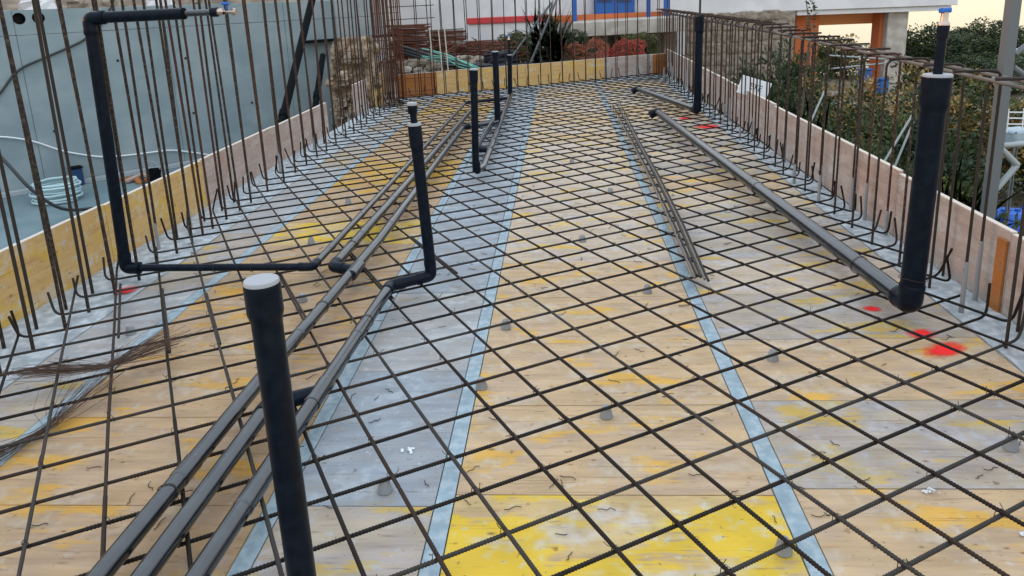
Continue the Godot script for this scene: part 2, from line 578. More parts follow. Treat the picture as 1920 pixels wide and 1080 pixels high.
func tree(mesh: Mesh, m: String, p: Vector3, h: float, spread: float, yaw: float, label: String) -> void:
	var t := thing("tree", p, label, "tree", "trees beyond the building site")
	var st := sts()
	var f := h * 0.42
	tube(st, [Vector3(0, -0.3, 0), Vector3(0.04 * h, f * 0.5, 0), Vector3(0.02 * h, f, 0), Vector3(0.05 * h, h * 0.8, 0.02)], [h * 0.045, h * 0.036, h * 0.03, h * 0.01], 8)
	var tr := MeshInstance3D.new()
	tr.name = "trunk"
	tr.mesh = st.commit()
	tr.material_override = M["bark"]
	t.add_child(tr, true)
	for k in 5:
		var a := k * 1.256 + yaw
		var l := sts()
		var e := Vector3(cos(a) * spread * 0.33, f + h * (0.2 + 0.05 * k), sin(a) * spread * 0.33)
		tube(l, [Vector3(0.02 * h, f * 0.9, 0), Vector3(e.x * 0.5, (f + e.y) * 0.5, e.z * 0.5), e], [h * 0.02, h * 0.013, h * 0.004], 6)
		var li := MeshInstance3D.new()
		li.name = "limb"
		li.mesh = l.commit()
		li.material_override = M["bark"]
		t.add_child(li, true)
	var o := MeshInstance3D.new()
	o.name = "crown"
	o.mesh = mesh
	o.material_override = M[m]
	o.position = Vector3(0, h * 0.22, 0)
	o.scale = Vector3(spread, h * 0.8, spread)
	o.rotation.y = yaw
	t.add_child(o, true)

# ================================================================= build
const PITCH := -14.2578
const ROLL := -2.3737
const YAW := 3.9
const FOCAL := 1402.2855   # pixels of a 1920 wide picture
const FAR_P := Vector2(-2.5, -11.62)
const FAR_Q := Vector2(2.11, -14.05)
const WALL_P := Vector2(-6.71, -8.27)
const WALL_D := Vector2(0.6907, -0.7231)

func wall_point(s: float, y: float, out := 0.0) -> Vector3:
	var p := WALL_P + WALL_D * s + Vector2(0.7231, 0.6907) * out
	return Vector3(p.x, y, p.y)

func far_z(x: float) -> float:
	return FAR_P.y + (x - FAR_P.x) * (FAR_Q.y - FAR_P.y) / (FAR_Q.x - FAR_P.x)

func _ready() -> void:
	rng.seed = 7
	# ---- camera
	var cam := Camera3D.new()
	cam.name = "camera"
	add_child(cam)
	cam.projection = Camera3D.PROJECTION_FRUSTUM
	cam.near = 0.05
	cam.far = 900.0
	cam.size = 2.0 * 0.05 * 540.0 / FOCAL
	cam.frustum_offset = Vector2(0.0, -0.05 * 188.0 / FOCAL)
	cam.position = Vector3(0, 1.47, 0)
	cam.rotation = Vector3(deg_to_rad(PITCH), deg_to_rad(YAW), deg_to_rad(ROLL))
	cam.current = true
	# ---- sky and sun
	var we := WorldEnvironment.new()
	we.name = "world_environment"
	var env := Environment.new()
	var sky := Sky.new()
	var sm := ProceduralSkyMaterial.new()
	sm.sky_top_color = Color(0.785, 0.825, 0.875)
	sm.sky_horizon_color = lin(0.53, 0.475, 0.36)
	sm.sky_curve = 0.16
	sm.sky_energy_multiplier = 1.15
	sm.ground_bottom_color = Color(0.30, 0.28, 0.26)
	sm.ground_horizon_color = lin(0.54, 0.475, 0.35)
	sm.ground_curve = 0.17
	sm.ground_energy_multiplier = 1.15
	sm.sun_angle_max = 1.0
	sky.sky_material = sm
	env.background_mode = Environment.BG_SKY
	env.sky = sky
	env.tonemap_mode = Environment.TONE_MAPPER_LINEAR
	env.tonemap_exposure = 1.69
	env.sdfgi_enabled = true
	env.ssao_enabled = true
	env.ssil_enabled = true
	we.environment = env
	add_child(we)
	var sun := DirectionalLight3D.new()
	sun.name = "sun"
	sun.light_energy = 0.34
	sun.light_color = Color(1.0, 0.66, 0.34)
	sun.light_angular_distance = 12.0
	sun.shadow_enabled = true
	add_child(sun)
	sun.look_at_from_position(Vector3(-30, 4.6, -5), Vector3.ZERO, Vector3.UP)
	make_materials()
	build_ground()
	build_left_wall()
	build_deck()
	build_boards()
	build_background()
	build_rebar()
	build_pipes()
	build_small()
	build_plants()

# ---------------------------------------------------------------- ground, lower slab
func ground_height(x: float, z: float) -> float:
	var beyond := -(z - far_z(clampf(x, -6.0, 4.0)))          # metres past the far board
	var right := smoothstep(2.3, 3.3, x)
	var h := -1.2
	h = lerpf(h, -0.08, smoothstep(0.1, 0.5, beyond) * (1.0 - right))
	h = lerpf(h, -2.8, right)
	if x > 2.3 and z < -16.0:
		h = lerpf(h, -1.9, smoothstep(16.0, 22.0, -z))
	if x < -2.74 and beyond < 0.6:
		h = minf(h, -0.85)
	var behind := -((Vector2(x, z) - WALL_P).dot(Vector2(0.7231, 0.6907)))
	if x < 0.24 * z - 0.3 and x < -2.6 and behind > 0.1:
		h = 1.5 + minf(2.6, 0.32 * maxf(0.0, behind - 0.7))
		if behind < 0.3:
			h = lerpf(-0.85, 1.5, smoothstep(0.12, 0.3, behind))
	var dist := Vector2(x, z).length()
	if dist > 31.0:      # the hillside falls away beyond the houses
		h -= (dist - 31.0) * 0.15
	return h

func build_ground() -> void:
	var xs := []
	var zs := []
	for v in [-400, -200, -110, -70, -50, -38, -30, -24, -20, -17, -15, -13.5]:
		xs.append(float(v))
		zs.append(float(v) - 12.0)
	var v := -12.6
	while v < 12.8:
		xs.append(v)
		v += 0.3
	v = -24.8
	while v < 4.0:
		zs.append(v)
		v += 0.3
	for w in [14, 17, 21, 27, 35, 50, 75, 120, 220, 420]:
		xs.append(float(w))
		zs.append(float(w) - 9.0)
	var nz := noise(0.35, 77, 4)
	var st := sts()
	var pts := []
	for z in zs:
		var row := []
		for x in xs:
			var h := ground_height(x, z)
			var a := 0.03 if h > -1.0 else 0.14
			if absf(x) < 2.6 and z > far_z(x):
				a = 0.0
			row.append(Vector3(x, h + nz.get_noise_2d(x, z) * a * 2.0, z))
		pts.append(row)
	for j in zs.size() - 1:
		for i in xs.size() - 1:
			var a: Vector3 = pts[j][i]
			var b: Vector3 = pts[j][i + 1]
			var c: Vector3 = pts[j + 1][i + 1]
			var d: Vector3 = pts[j + 1][i]
			for q in [a, b, c, a, c, d]:
				st.set_uv(Vector2(q.x, q.z))
				st.set_smooth_group(0)
				st.add_vertex(q)
	st.index()
	st.generate_normals()
	structure("ground", st, M["earth"])
	# the finished lower floor on the left
	var s := sts()
	box(s, at(Vector3(-7.3, -0.68, -5.6)), Vector3(9.1, 0.16, 15.4))
	structure("lower_floor", s, M["slab_concrete"])

# ---------------------------------------------------------------- grey wall on the left
func build_left_wall() -> void:
	var w := thing("concrete_wall", wall_point(0, -0.6), "tall blue grey concrete retaining wall with formwork joints behind the upright bars", "wall")
	var yaw := atan2(0.7231, 0.6907)
	var edges := []
	var s := -4.6
	while s < 5.6:
		edges.append(s)
		s += 0.85
	for i in edges.size():
		var s0: float = edges[i]
		var s1: float = minf(s0 + 0.846, 5.66)
		for band in [[-0.6, 1.268], [1.272, 1.585]]:
			var y0: float = band[0]
			var y1: float = band[1] - 0.011 * i * (0.4 if y0 > 0 else 0.0)
			if s0 > 4.0 and y0 < 0.0:
				y0 = 0.96
			var c := wall_point((s0 + s1) * 0.5, (y0 + y1) * 0.5, -0.125 + 0.002 * ((i * 7) % 3))
			var sz := Vector3(s1 - s0, y1 - y0, 0.25)
			var holes := []
			if y0 > 1.0:
				for hs in [0.56, 0.76]:
					if hs > s0 and hs < s1:
						holes.append(hs)
			if holes.size() > 0:
				var cb := CSGBox3D.new()
				cb.name = "panel"
				cb.size = sz
				cb.material = M["wall_concrete_light"] if s0 > 4.0 else M["wall_concrete"]
				w.add_child(cb, true)
				cb.position = c - w.position
				cb.rotation.y = yaw
				for hs in holes:
					var cc := CSGCylinder3D.new()
					cc.name = "duct_hole"
					cc.radius = 0.068
					cc.height = 0.22
					cc.sides = 20
					cc.operation = CSGShape3D.OPERATION_SUBTRACTION
					cc.material = M["black_paint"]
					cc.rotation.x = PI / 2
					cc.position = Vector3(hs - (s0 + s1) * 0.5, 1.462 - c.y, 0.05)
					cb.add_child(cc, true)
			else:
				var st := sts()
				box(st, at(c, yaw), sz, 2.0, Vector2(i * 0.37, 0), 0.004)
				put("panel", st, M["wall_concrete_light"] if s0 > 4.0 else M["wall_concrete"], w)
			if y0 < 0.0:
				for ty in [0.1, 0.85]:
					if (i + int(ty * 10)) % 3 != 2:
						var h := sts()
						var p := wall_point(s0 + 0.2, ty + 0.04 * (i % 2), 0.003)
						tube(h, [p, p + Vector3(0.7231, 0, 0.6907) * 0.006], 0.017, 10)
						put("tie_plug", h, M["black_paint"], w)
	# kicker along its foot
	var k := sts()
	box(k, at(wall_point(0.2, -0.57, 0.06), yaw), Vector3(7.6, 0.06, 0.09), 2.0, Vector2.ZERO, 0.006)
	put("kicker", k, M["wall_concrete_light"], w)
	# slab lip where the wall stops above the rock
	var lip := sts()
	box(lip, at(wall_point(4.95, 0.95, 0.01), yaw), Vector3(1.7, 0.035, 0.32), 2.0, Vector2.ZERO, 0.005)
	put("ledge", lip, M["dark_metal"], w)
	# exposed rock under the end of the wall
	var rk := thing("rock_outcrop", Vector3(-3.1, -0.7, -10.9), "rough brown outcrop of broken rock under the end of the grey wall", "rock")
	put_mesh("stone_mass", rock_face(), M["rock"], rk)
	rng.seed = 91
	for i in 34:
		var p := Vector3(rng.randf_range(-3.24, -2.76), rng.randf_range(-0.3, 0.85), 0)
		p.z = -10.50 + rng.randf_range(-0.06, 0.04)
		var sz := rng.randf_range(0.04, 0.13)
		put_mesh("stone", lump(p, Vector3(sz * rng.randf_range(1, 1.8), sz, sz), i, 0.35, 9), M["rock"] if i % 3 else M["stone"], rk)

# broken face: a displaced front wrapped round its sides and top
func rock_face() -> ArrayMesh:
	var big := noise(2.4, 15, 5, FastNoiseLite.TYPE_SIMPLEX)
	var mid := noise(4.5, 16, 3, FastNoiseLite.TYPE_CELLULAR)
	var fin := noise(7.0, 17, 3)
	var st := sts()
	var nu := 70
	var nv := 60
	var pts := []
	for j in nv + 1:
		var row := []
		var y := lerpf(-0.75, 1.0, float(j) / nv)
		for i in nu + 1:
			var t := float(i) / nu          # left side, front, right side
			var p: Vector3
			if t < 0.25:
				p = Vector3(-3.26, y, lerpf(-11.3, -10.55, t / 0.25))
			elif t < 0.75:
				p = Vector3(lerpf(-3.26, -2.66, (t - 0.25) / 0.5), y, -10.55)
			else:
				p = Vector3(-2.66, y, lerpf(-10.55, -11.3, (t - 0.75) / 0.25))
			var n := (Vector3(p.x + 2.96, 0, p.z + 11.1)).normalized()
			var d := big.get_noise_3dv(p) * 0.17 + mid.get_noise_3dv(p) * 0.025 + fin.get_noise_3dv(p) * 0.03
			d -= 0.16 * smoothstep(0.75, 1.0, y) * (1.0 - t) + 0.05 * absf(y - 0.3)
			row.append(p + n * (d - 0.04) + Vector3(0, fin.get_noise_2d(p.x * 3.0, p.y * 3.0) * 0.03, 0))
		pts.append(row)
	for j in nv:
		for i in nu:
			for q in [pts[j][i], pts[j + 1][i], pts[j + 1][i + 1], pts[j][i], pts[j + 1][i + 1], pts[j][i + 1]]:
				st.set_smooth_group(-1)
				st.set_uv(Vector2.ZERO)
				st.add_vertex(q)
	for i in nu:
		for q in [pts[nv][i], Vector3(-2.96, 1.0, -11.1), pts[nv][i + 1]]:
			st.set_smooth_group(-1)
			st.set_uv(Vector2.ZERO)
			st.add_vertex(q)
	st.generate_normals()
	return st.commit()

func lump(c: Vector3, size: Vector3, sd: int, rough: float, n: int) -> ArrayMesh:
	var nz := noise(1.1, sd, 4)
	var st := sts()
	var pts := []
	for j in n + 1:
		var row := []
		for i in n + 1:
			var th := PI * j / n
			var ph := TAU * (i % n) / n
			var d := Vector3(sin(th) * cos(ph), cos(th), sin(th) * sin(ph))
			# squared-off sphere
			var q := Vector3(signf(d.x) * pow(absf(d.x), 0.55), signf(d.y) * pow(absf(d.y), 0.55), signf(d.z) * pow(absf(d.z), 0.55))
			var k := 1.0 + rough * 2.0 * nz.get_noise_3d(d.x * 2.0 * maxf(1.0, size.x * 2.0), d.y * 2.0 * maxf(1.0, size.y * 2.0), d.z * 2.0 * maxf(1.0, size.z * 2.0))
			row.append(c + q * size * 0.5 * k)
		pts.append(row)
	for j in n:
		for i in n:
			for q in [pts[j][i], pts[j][i + 1], pts[j + 1][i + 1], pts[j][i], pts[j + 1][i + 1], pts[j + 1][i]]:
				st.set_smooth_group(-1)
				st.set_uv(Vector2.ZERO)
				st.add_vertex(q)
	st.generate_normals()
	return st.commit()

# ---------------------------------------------------------------- formwork deck
func build_deck() -> void:
	# dark joists under the sheets close the gaps
	var deck := Node3D.new()
	deck.name = "formwork_deck"
	add_child(deck)
	deck.set_meta("kind", "structure")
	deck.set_meta("label", "formwork deck of worn yellow plywood panels with steel strips")
	var under := sts()
	box(under, at(Vector3(-0.27, -0.075, -6.6)), Vector3(4.1, 0.05, 16.6))
	put("under_sheet", under, M["dark_metal"], deck)
	var cols := [
		[-2.296, -1.984, 1.0, -0.3, ["grey_ply", "tan_ply_cool"]],
		[-1.921, -0.925, 0.5, -0.02, ["tan_ply_left", "tan_ply_left", "yellow_ply_left"]],
		[-0.864, -0.406, 0.84, -0.16, ["grey_ply_blue", "grey_ply", "grey_ply_blue"]],
		[-0.345, 0.611, 0.512, 0.008, ["tan_ply", "tan_ply_warm", "tan_ply"]],
		[0.675, 1.744, 0.504, -0.08, ["tan_ply_cool", "tan_ply", "tan_ply_cool", "tan_ply_warm"]],
	]
	rng.seed = 12
	for ci in cols.size():
		var c: Array = cols[ci]
		var z: float = 1.6 + c[3]
		var row := 0
		while z - c[2] > far_z(c[0]) - 0.2:
			var z1: float = z - c[2]
			var mid := (z + z1) * 0.5
			var names: Array = c[4]
			var mn: String = names[rng.randi() % names.size()]
			if ci == 3:
				if mid > -2.05:
					mn = "bright_yellow_ply"
				elif mid > -2.6:
					mn = "tan_ply_warm"
				elif mid > -3.1:
					mn = "tan_ply_warm"
			if ci == 4 and mid > -2.1:
				mn = "tan_ply_warm"
			if ci == 1 and mid > -2.3:
				mn = "tan_ply_left"
			if ci == 4 and mid < -2.1 and mid > -2.6:
				mn = "tan_ply_cool"
			if ci == 1 and mid < -4.3 and mid > -5.0:
				mn = "yellow_ply"
			if ci == 2 and mid > -1.85:
				mn = "tan_ply_cool"
			var st := sts()
			var w: float = c[1] - c[0]
			var cx: float = (c[0] + c[1]) * 0.5
			var uvo := Vector2(rng.randf() * (1.0 - w / 2.0), rng.randf() * (1.0 - c[2] / 2.0))
			if ci == 3 and mid > -2.05 and mid < -1.0:
				uvo = Vector2(0.42, 0.31) if mid < -1.55 else Vector2(0.1, 0.55)
			box(st, at(Vector3(cx, -0.0135 + rng.randf_range(-0.0008, 0.0008), mid)), Vector3(w, 0.027, c[2] - 0.004), 2.0, uvo, 0.0012)
			put("panel", st, M[mn], deck)
			z = z1
			row += 1
	# steel strips between the panel columns, in lengths
	for sx in [[-1.9525, 0.056], [-0.8945, 0.054], [-0.3755, 0.054], [0.643, 0.057]]:
		var z := 1.6
		var k := 0
		while z > far_z(sx[0]):
			var st := sts()
			box(st, at(Vector3(sx[0], -0.008, z - 1.25)), Vector3(sx[1], 0.018, 2.494), 1.0, Vector2.ZERO, 0.001)
			put("steel_strip", st, M["galvanised"], deck)
			z -= 2.5
			k += 1
	# sprayed red setting-out marks
	var marks := [[1.545, -2.90, 0.25, 0.13, 0.5], [1.525, -3.05, 0.16, 0.11, 0.3], [1.425, -3.32, 0.10, 0.08, 0.0], [-2.365, -3.66, 0.16, 0.13, 0.3], [1.63, -8.28, 0.36, 0.34, 0.3], [1.50, -8.88, 0.22, 0.3, 0.7]]
	for i in marks.size():
		var m: Array = marks[i]
		var st := sts()
		var t := at(Vector3(m[0], 0.021 if m[0] < -2.3 else 0.0025, m[1]), m[4])
		quad(st, t * Vector3(-m[2] / 2, 0, -m[3] / 2), t * Vector3(m[2] / 2, 0, -m[3] / 2), t * Vector3(m[2] / 2, 0, m[3] / 2), t * Vector3(-m[2] / 2, 0, m[3] / 2), [Vector2(0, 0), Vector2(1, 0), Vector2(1, 1), Vector2(0, 1)])
		put("spray_mark", st, M["spray_%d" % (i % 2)], deck)
	# concrete walls below, whose tops show along both sides and at the far end
	for w in [["left", -2.515, 0.43, -4.4, 12.6, "low concrete wall whose rough top runs along the left edge of the deck"], ["right", 1.853, 0.206, -6.2, 16.2, "low concrete wall whose rough top runs along the right edge of the deck"]]:
		var t := thing("edge_wall", Vector3(w[1], -0.9, w[3]), w[5], "wall", "concrete walls carrying the deck")
		rough_top(t, Vector3(w[1], 0, w[3]), Vector2(w[2], w[4]), 0.0, 1.0 if w[0] == "left" else 2.6)
	var fm := (FAR_P + FAR_Q) * 0.5
	var ft := thing("edge_wall", Vector3(fm.x, -0.9, fm.y + 0.2), "low concrete wall whose rough top runs along the far end of the deck", "wall", "concrete walls carrying the deck")
	rough_top(ft, Vector3(fm.x + 0.10, 0, fm.y + 0.19), Vector2(5.3, 0.36), atan2(2.43, 4.61), 0.8)

func rough_top(t: Node3D, c: Vector3, size: Vector2, yaw: float, depth: float) -> void:
	var st := sts()
	box(st, at(c + Vector3(0, -depth * 0.5 - 0.03, 0), yaw), Vector3(size.x - 0.004, depth, size.y - 0.004))
	put("body", st, M["concrete"], t)
	var nz := noise(3.5, 5, 4)
	var s := sts()
	var b := Basis(Vector3.UP, yaw)
	var nx := int(maxf(4, size.x / 0.07))
	var ny := int(maxf(4, size.y / 0.07))
	var f := func(i: int, j: int) -> Vector3:
		var p := c + b * Vector3((float(i) / nx - 0.5) * size.x, 0, (float(j) / ny - 0.5) * size.y)
		var e := 0.0 if i > 0 and j > 0 and i < nx and j < ny else -0.004
		p.y = 0.0055 + absf(nz.get_noise_2d(p.x * 2.0, p.z * 2.0)) * 0.014 + e
		return p
	for j in ny:
		for i in nx:
			for q in [[i, j], [i + 1, j], [i + 1, j + 1], [i, j], [i + 1, j + 1], [i, j + 1]]:
				s.set_uv(Vector2.ZERO)
				s.set_smooth_group(0)
				s.add_vertex(f.call(q[0], q[1]))
	# skirt down to the body
	var rim := []
	for i in nx:
		rim.append([i, 0])
	for j in ny:
		rim.append([nx, j])
	for i in nx:
		rim.append([nx - i, ny])
	for j in ny:
		rim.append([0, ny - j])
	for k in rim.size():
		var p: Vector3 = f.call(rim[k][0], rim[k][1])
		var q: Vector3 = f.call(rim[(k + 1) % rim.size()][0], rim[(k + 1) % rim.size()][1])
		var pd := Vector3(p.x, -0.04, p.z)
		var qd := Vector3(q.x, -0.04, q.z)
		for v in [p, pd, qd, p, qd, q]:
			s.set_uv(Vector2.ZERO)
			s.set_smooth_group(1)
			s.add_vertex(v)
	s.generate_normals()
	put("rough_top", s, M["concrete"], t)

# ---------------------------------------------------------------- edge boards
func board(c: Vector3, yaw: float, length: float, height: float, m: String, label: String, uvo: Vector2, tilt := 0.0) -> void:
	var t := thing("edge_board", c - Vector3(0, height * 0.5, 0), label, "board", "formwork boards on edge round the deck")
	var st := sts()
	box(st, at(c, yaw, 0.0, tilt), Vector3(length, height, 0.027), 2.0, uvo, 0.0015)
	put("sheet", st, M[m], t)
	var e := sts()
	var b := Basis.from_euler(Vector3(0, yaw, tilt))
	box(e, Transform3D(b, c + b * Vector3(0, height * 0.5 + 0.0022, 0)), Vector3(length - 0.004, 0.004, 0.026))
	put("cut_edge", e, M["board_edge"], t)

func build_boards() -> void:
	# left row: (near end, far end, material, label)
	var L := [
		[1.0, -1.30, "yellow_board", "yellow plywood edge board nearest the camera on the left side"],
		[-1.304, -4.16, "yellow_board", "orange yellow plywood edge board at left photo edge behind upright bars"],
		[-4.164, -5.42, "yellow_board", "yellow plywood edge board behind the tall black corner pipe"],
		[-5.424, -6.93, "pink_board", "greyish pink plywood edge board left of the lying pipes"],
		[-6.934, -8.62, "pink_board", "greyish pink plywood edge board ending beside the brown rock"],
		[-9.86, -10.58, "pale_board", "short whitish plywood board just past the brown rock"],
		[-10.60, -11.72, "yellow_board", "pale yellow plywood board leading to the rusty corner bars"],
	]
	for i in L.size():
		var b: Array = L[i]
		var h := 0.41 if i < 5 else 0.47
		board(Vector3(-2.745, -0.05 + h * 0.5 + 0.006 * (i % 2), (b[0] + b[1]) * 0.5), PI / 2, b[0] - b[1], h, b[2], b[3], Vector2(0.13 * i, 0.21 + 0.09 * i))
	var R := [
		[1.2, -0.9, "pink_board", "brown plywood edge board nearest the camera on the right side"],
		[-0.904, -3.24, "pink_board", "brown plywood edge board at right edge of photo below the blue drums"],
		[-3.244, -4.36, "pale_board", "pale brown plywood edge board behind the big black capped pipe"],
		[-4.364, -5.06, "pink_board", "pinkish plywood edge board just left of the big black capped pipe"],
		[-5.064, -6.95, "pale_board", "greyish plywood edge board under the leaning grey stakes"],
		[-6.954, -8.95, "pale_board", "greyish plywood edge board with the white lettered plate behind it"],
		[-8.954, -10.95, "pale_board", "greyish plywood edge board beside the far black capped pipe"],
		[-10.954, -14.0, "pale_board", "farthest greyish plywood edge board of the right side"],
	]
	for i in R.size():
		var b: Array = R[i]
		board(Vector3(1.975, 0.16 + 0.012 * i, (b[0] + b[1]) * 0.5), PI / 2, b[0] - b[1], 0.40 + 0.01 * (i % 2), b[2], b[3], Vector2(0.11 * i, 0.05 + 0.07 * i))
	# joint batten on the right
	var jt := thing("batten", Vector3(1.955, -0.03, -3.30), "orange brown timber batten over the joint of two right edge boards", "batten")
	var jb := sts()
	box(jb, at(Vector3(1.954, 0.158, -3.285)), Vector3(0.012, 0.37, 0.07), 1.0, Vector2(0.2, 0.4), 0.001)
	put("strip", jb, M["orange_board"], jt)
	var D := Vector2(0.8847, -0.4663)
	var F := [[0.0, 0.62, "orange_board", "dark orange plywood board at the left end of the far side"], [0.624, 2.2, "yellow_board", "yellow plywood board of the far side left of the upright pipes"], [2.204, 3.73, "yellow_board", "yellow plywood board in the middle of the far side"], [3.734, 4.75, "pale_board", "greyish plywood board toward the right end of the far side"], [4.754, 5.22, "orange_board", "short dark orange plywood board at the right end of the far side"]]
	for i in F.size():
		var b: Array = F[i]
		var m: Vector2 = FAR_P + D * (b[0] + b[1]) * 0.5
		board(Vector3(m.x, 0.16 + 0.004 * (i % 2), m.y), atan2(0.4663, 0.8847), b[1] - b[0], 0.42, b[2], b[3], Vector2(0.2 * i, 0.1 * i))

# ---------------------------------------------------------------- reinforcement
func clip(p: Vector2, d: Vector2, polys: Array) -> Array:
	var t0 := -40.0
	var t1 := 40.0
	var e0 := -1
	var e1 := -1
	for i in polys.size():
		var q: Vector2 = polys[i][0]
		var n: Vector2 = polys[i][1]      # inside: (x - q) . n >= 0
		var a := (p - q).dot(n)
		var b := d.dot(n)
		if absf(b) < 1e-6:
			if a < 0:
				return []
			continue
		var t := -a / b
		if b > 0:
			if t > t0:
				t0 = t
				e0 = i
		else:
			if t < t1:
				t1 = t
				e1 = i
	if t1 - t0 < 0.25:
		return []
	return [t0, t1, e0, e1]

func build_rebar() -> void:
	rng.seed = 31
	var dirA := Vector2(cos(deg_to_rad(29.76)), -sin(deg_to_rad(29.76)))
	var dirB := Vector2(dirA.y * -1.0, dirA.x)      # towards the camera and to the right
	var o := Vector2(-0.1932, -2.8334)
	var fn := Vector2(-(FAR_Q - FAR_P).y, (FAR_Q - FAR_P).x).normalized()
	if fn.y < 0:
		fn = -fn
	var polys := [[Vector2(-2.53, 0), Vector2(1, 0)], [Vector2(1.87, 0), Vector2(-1, 0)], [Vector2(0, 0.9), Vector2(0, -1)], [FAR_P + fn * 0.16, fn]]
	var matt := thing("rebar_mat", Vector3(0, 0.04, -6), "dark steel reinforcing mat of crossed bars tied over the whole deck", "rebar mat")
	# measured offsets of the bars, then every 0.2 m
	var ta := {-6: -0.497, -5: -0.277, -4: -0.068, -3: 0.139, -2: 0.346, -1: 0.555, 0: 0.751, 1: 0.953, 2: 1.158, 3: 1.35, 4: 1.55}
	var tb := {-3: -0.912, -2: -0.726, -1: -0.526, 0: -0.301, 1: -0.101, 2: 0.102, 3: 0.294, 4: 0.473, 5: 0.686, 6: 0.893, 7: 1.08, 8: 1.273, 9: 1.463, 10: 1.687}
	for set in 2:
		for k in range(-62, 40):
			var off: float
			if set == 0:
				off = ta[k] if ta.has(k) else (-0.497 + (k + 6) * 0.203 if k < -6 else 1.55 + (k - 4) * 0.2)
			else:
				off = tb[k] if tb.has(k) else (-0.912 + (k + 3) * 0.2 if k < -3 else 1.687 + (k - 10) * 0.2)
			if not ((set == 0 and ta.has(k)) or (set == 1 and tb.has(k))):
				off += rng.randf_range(-0.014, 0.014)
			var d := dirA if set == 0 else dirB
			var p := o + (dirB if set == 0 else dirA) * off
			var c := clip(p, d, polys)
			if c.size() == 0:
				continue
			mat_bar(matt, p, d, c, 0.048 if set == 0 else 0.0605, polys, 0.0061)
	# lapped second bars beside some of them
	var laps := [[-2.41, -3.62, -2.06, -2.95], [-2.12, -3.55, -1.70, -2.82], [-1.80, -3.50, -1.47, -2.92], [-1.53, -3.78, -1.16, -3.10], [-1.22, -4.2, -0.78, -3.42], [-0.97, -4.35, -0.60, -3.7], [0.2, -7.4, 0.7, -6.5]]
	for l in laps:
		var a := Vector2(l[0], l[1])
		var off: float = (a - o).dot(dirA)
		var best := 1e9
		for k in range(-62, 40):
			var v: float = tb[k] if tb.has(k) else (-0.912 + (k + 3) * 0.2 if k < -3 else 1.687 + (k - 10) * 0.2)
			if absf(v - off) < absf(best - off):
				best = v
		var t0 := (a - o).dot(dirB)
		var t1 := (Vector2(l[2], l[3]) - o).dot(dirB)
		var q := o + dirA * (best + 0.0145)
		var st := sts()
		var s := q + dirB * t0
		var e := q + dirB * t1
		tube(st, [Vector3(s.x, 0.061, s.y), Vector3(e.x, 0.061, e.y)], 0.0062, 8, true, 90.0)
		put("bar", st, M["bar_steel_ribbed"], matt)
	# wire knots where the bars cross, the nearer ones
	var kn := sts()
	for ka in range(-24, 5):
		for kb in range(-14, 11):
			var oa: float = ta[ka] if ta.has(ka) else -0.497 + (ka + 6) * 0.203
			var ob: float = tb[kb] if tb.has(kb) else -0.912 + (kb + 3) * 0.2
			var q := o + dirB * oa + dirA * ob
			if q.x < -2.4 or q.x > 1.75 or q.y < -6.0 or q.y > -1.3 or rng.randf() < 0.45:
				continue
			var c := Vector3(q.x, 0.0545, q.y)
			var f := Vector3(dirA.x + dirB.x, 0, dirA.y + dirB.y).normalized() * (1.0 if rng.randf() < 0.5 else -1.0)
			tube(kn, [c + f * 0.013 - Vector3(0, 0.012, 0), c + f * 0.012 + Vector3(0, 0.008, 0), c + Vector3(0, 0.0155, 0), c - f * 0.012 + Vector3(0, 0.006, 0), c - f * 0.013 - Vector3(0, 0.012, 0)], 0.0012, 4, false)
			var e := Vector3(rng.randf_range(-1, 1), rng.randf_range(0.2, 1.0), rng.randf_range(-1, 1)).normalized()
			tube(kn, [c + f * 0.012 + Vector3(0, 0.006, 0), c + f * 0.014 + e * 0.012, c + f * 0.014 + e * rng.randf_range(0.018, 0.034)], 0.0013, 4, false)
	put("tie_wires", kn, M["wire"], matt).set_meta("kind", "stuff")
	# left starter bars in two rows
	var hgt := 2.35
	var meshes := []
	for v in 4:
		var st := sts()
		var lean := Vector3([0.0, 0.012, -0.014, 0.02][v], 0, [0.01, -0.016, 0.014, -0.02][v])
		tube(st, [Vector3(0, -0.02, 0), Vector3(0, 0.7, 0) + lean * 0.4, Vector3(0, 1.5, 0) + lean, Vector3(0, hgt, 0) + lean * 1.3], 0.0083, 9, true, 90.0)
		meshes.append(st.commit())
	var crust := sts()
	tube(crust, [Vector3(0, 0, 0), Vector3(0.001, 0.05, 0), Vector3(-0.001, 0.14, 0), Vector3(0, 0.22, 0.001), Vector3(0, 0.25, 0)], [0.012, 0.0105, 0.0108, 0.0095, 0.0086], 9)
	var crust_mesh := crust.commit()
	var inner := [-2.31, -2.53, -2.75, -2.97, -3.19, -3.39, -3.61, -3.83, -4.06, -4.29, -4.47, -4.64, -4.81, -5.02]
	var outer := [-2.55, -2.77, -2.99, -3.2, -3.43, -3.64, -3.86, -4.11, -4.37, -4.58, -4.79, -4.99, -5.26]
	while inner[-1] > -11.2:
		inner.append(inner[-1] - (0.22 if inner[-1] > -5.4 else 0.33) + rng.randf_range(-0.02, 0.02))
	while outer[-1] > -11.2:
		outer.append(outer[-1] - (0.22 if outer[-1] > -5.4 else 0.33) + rng.randf_range(-0.02, 0.02))
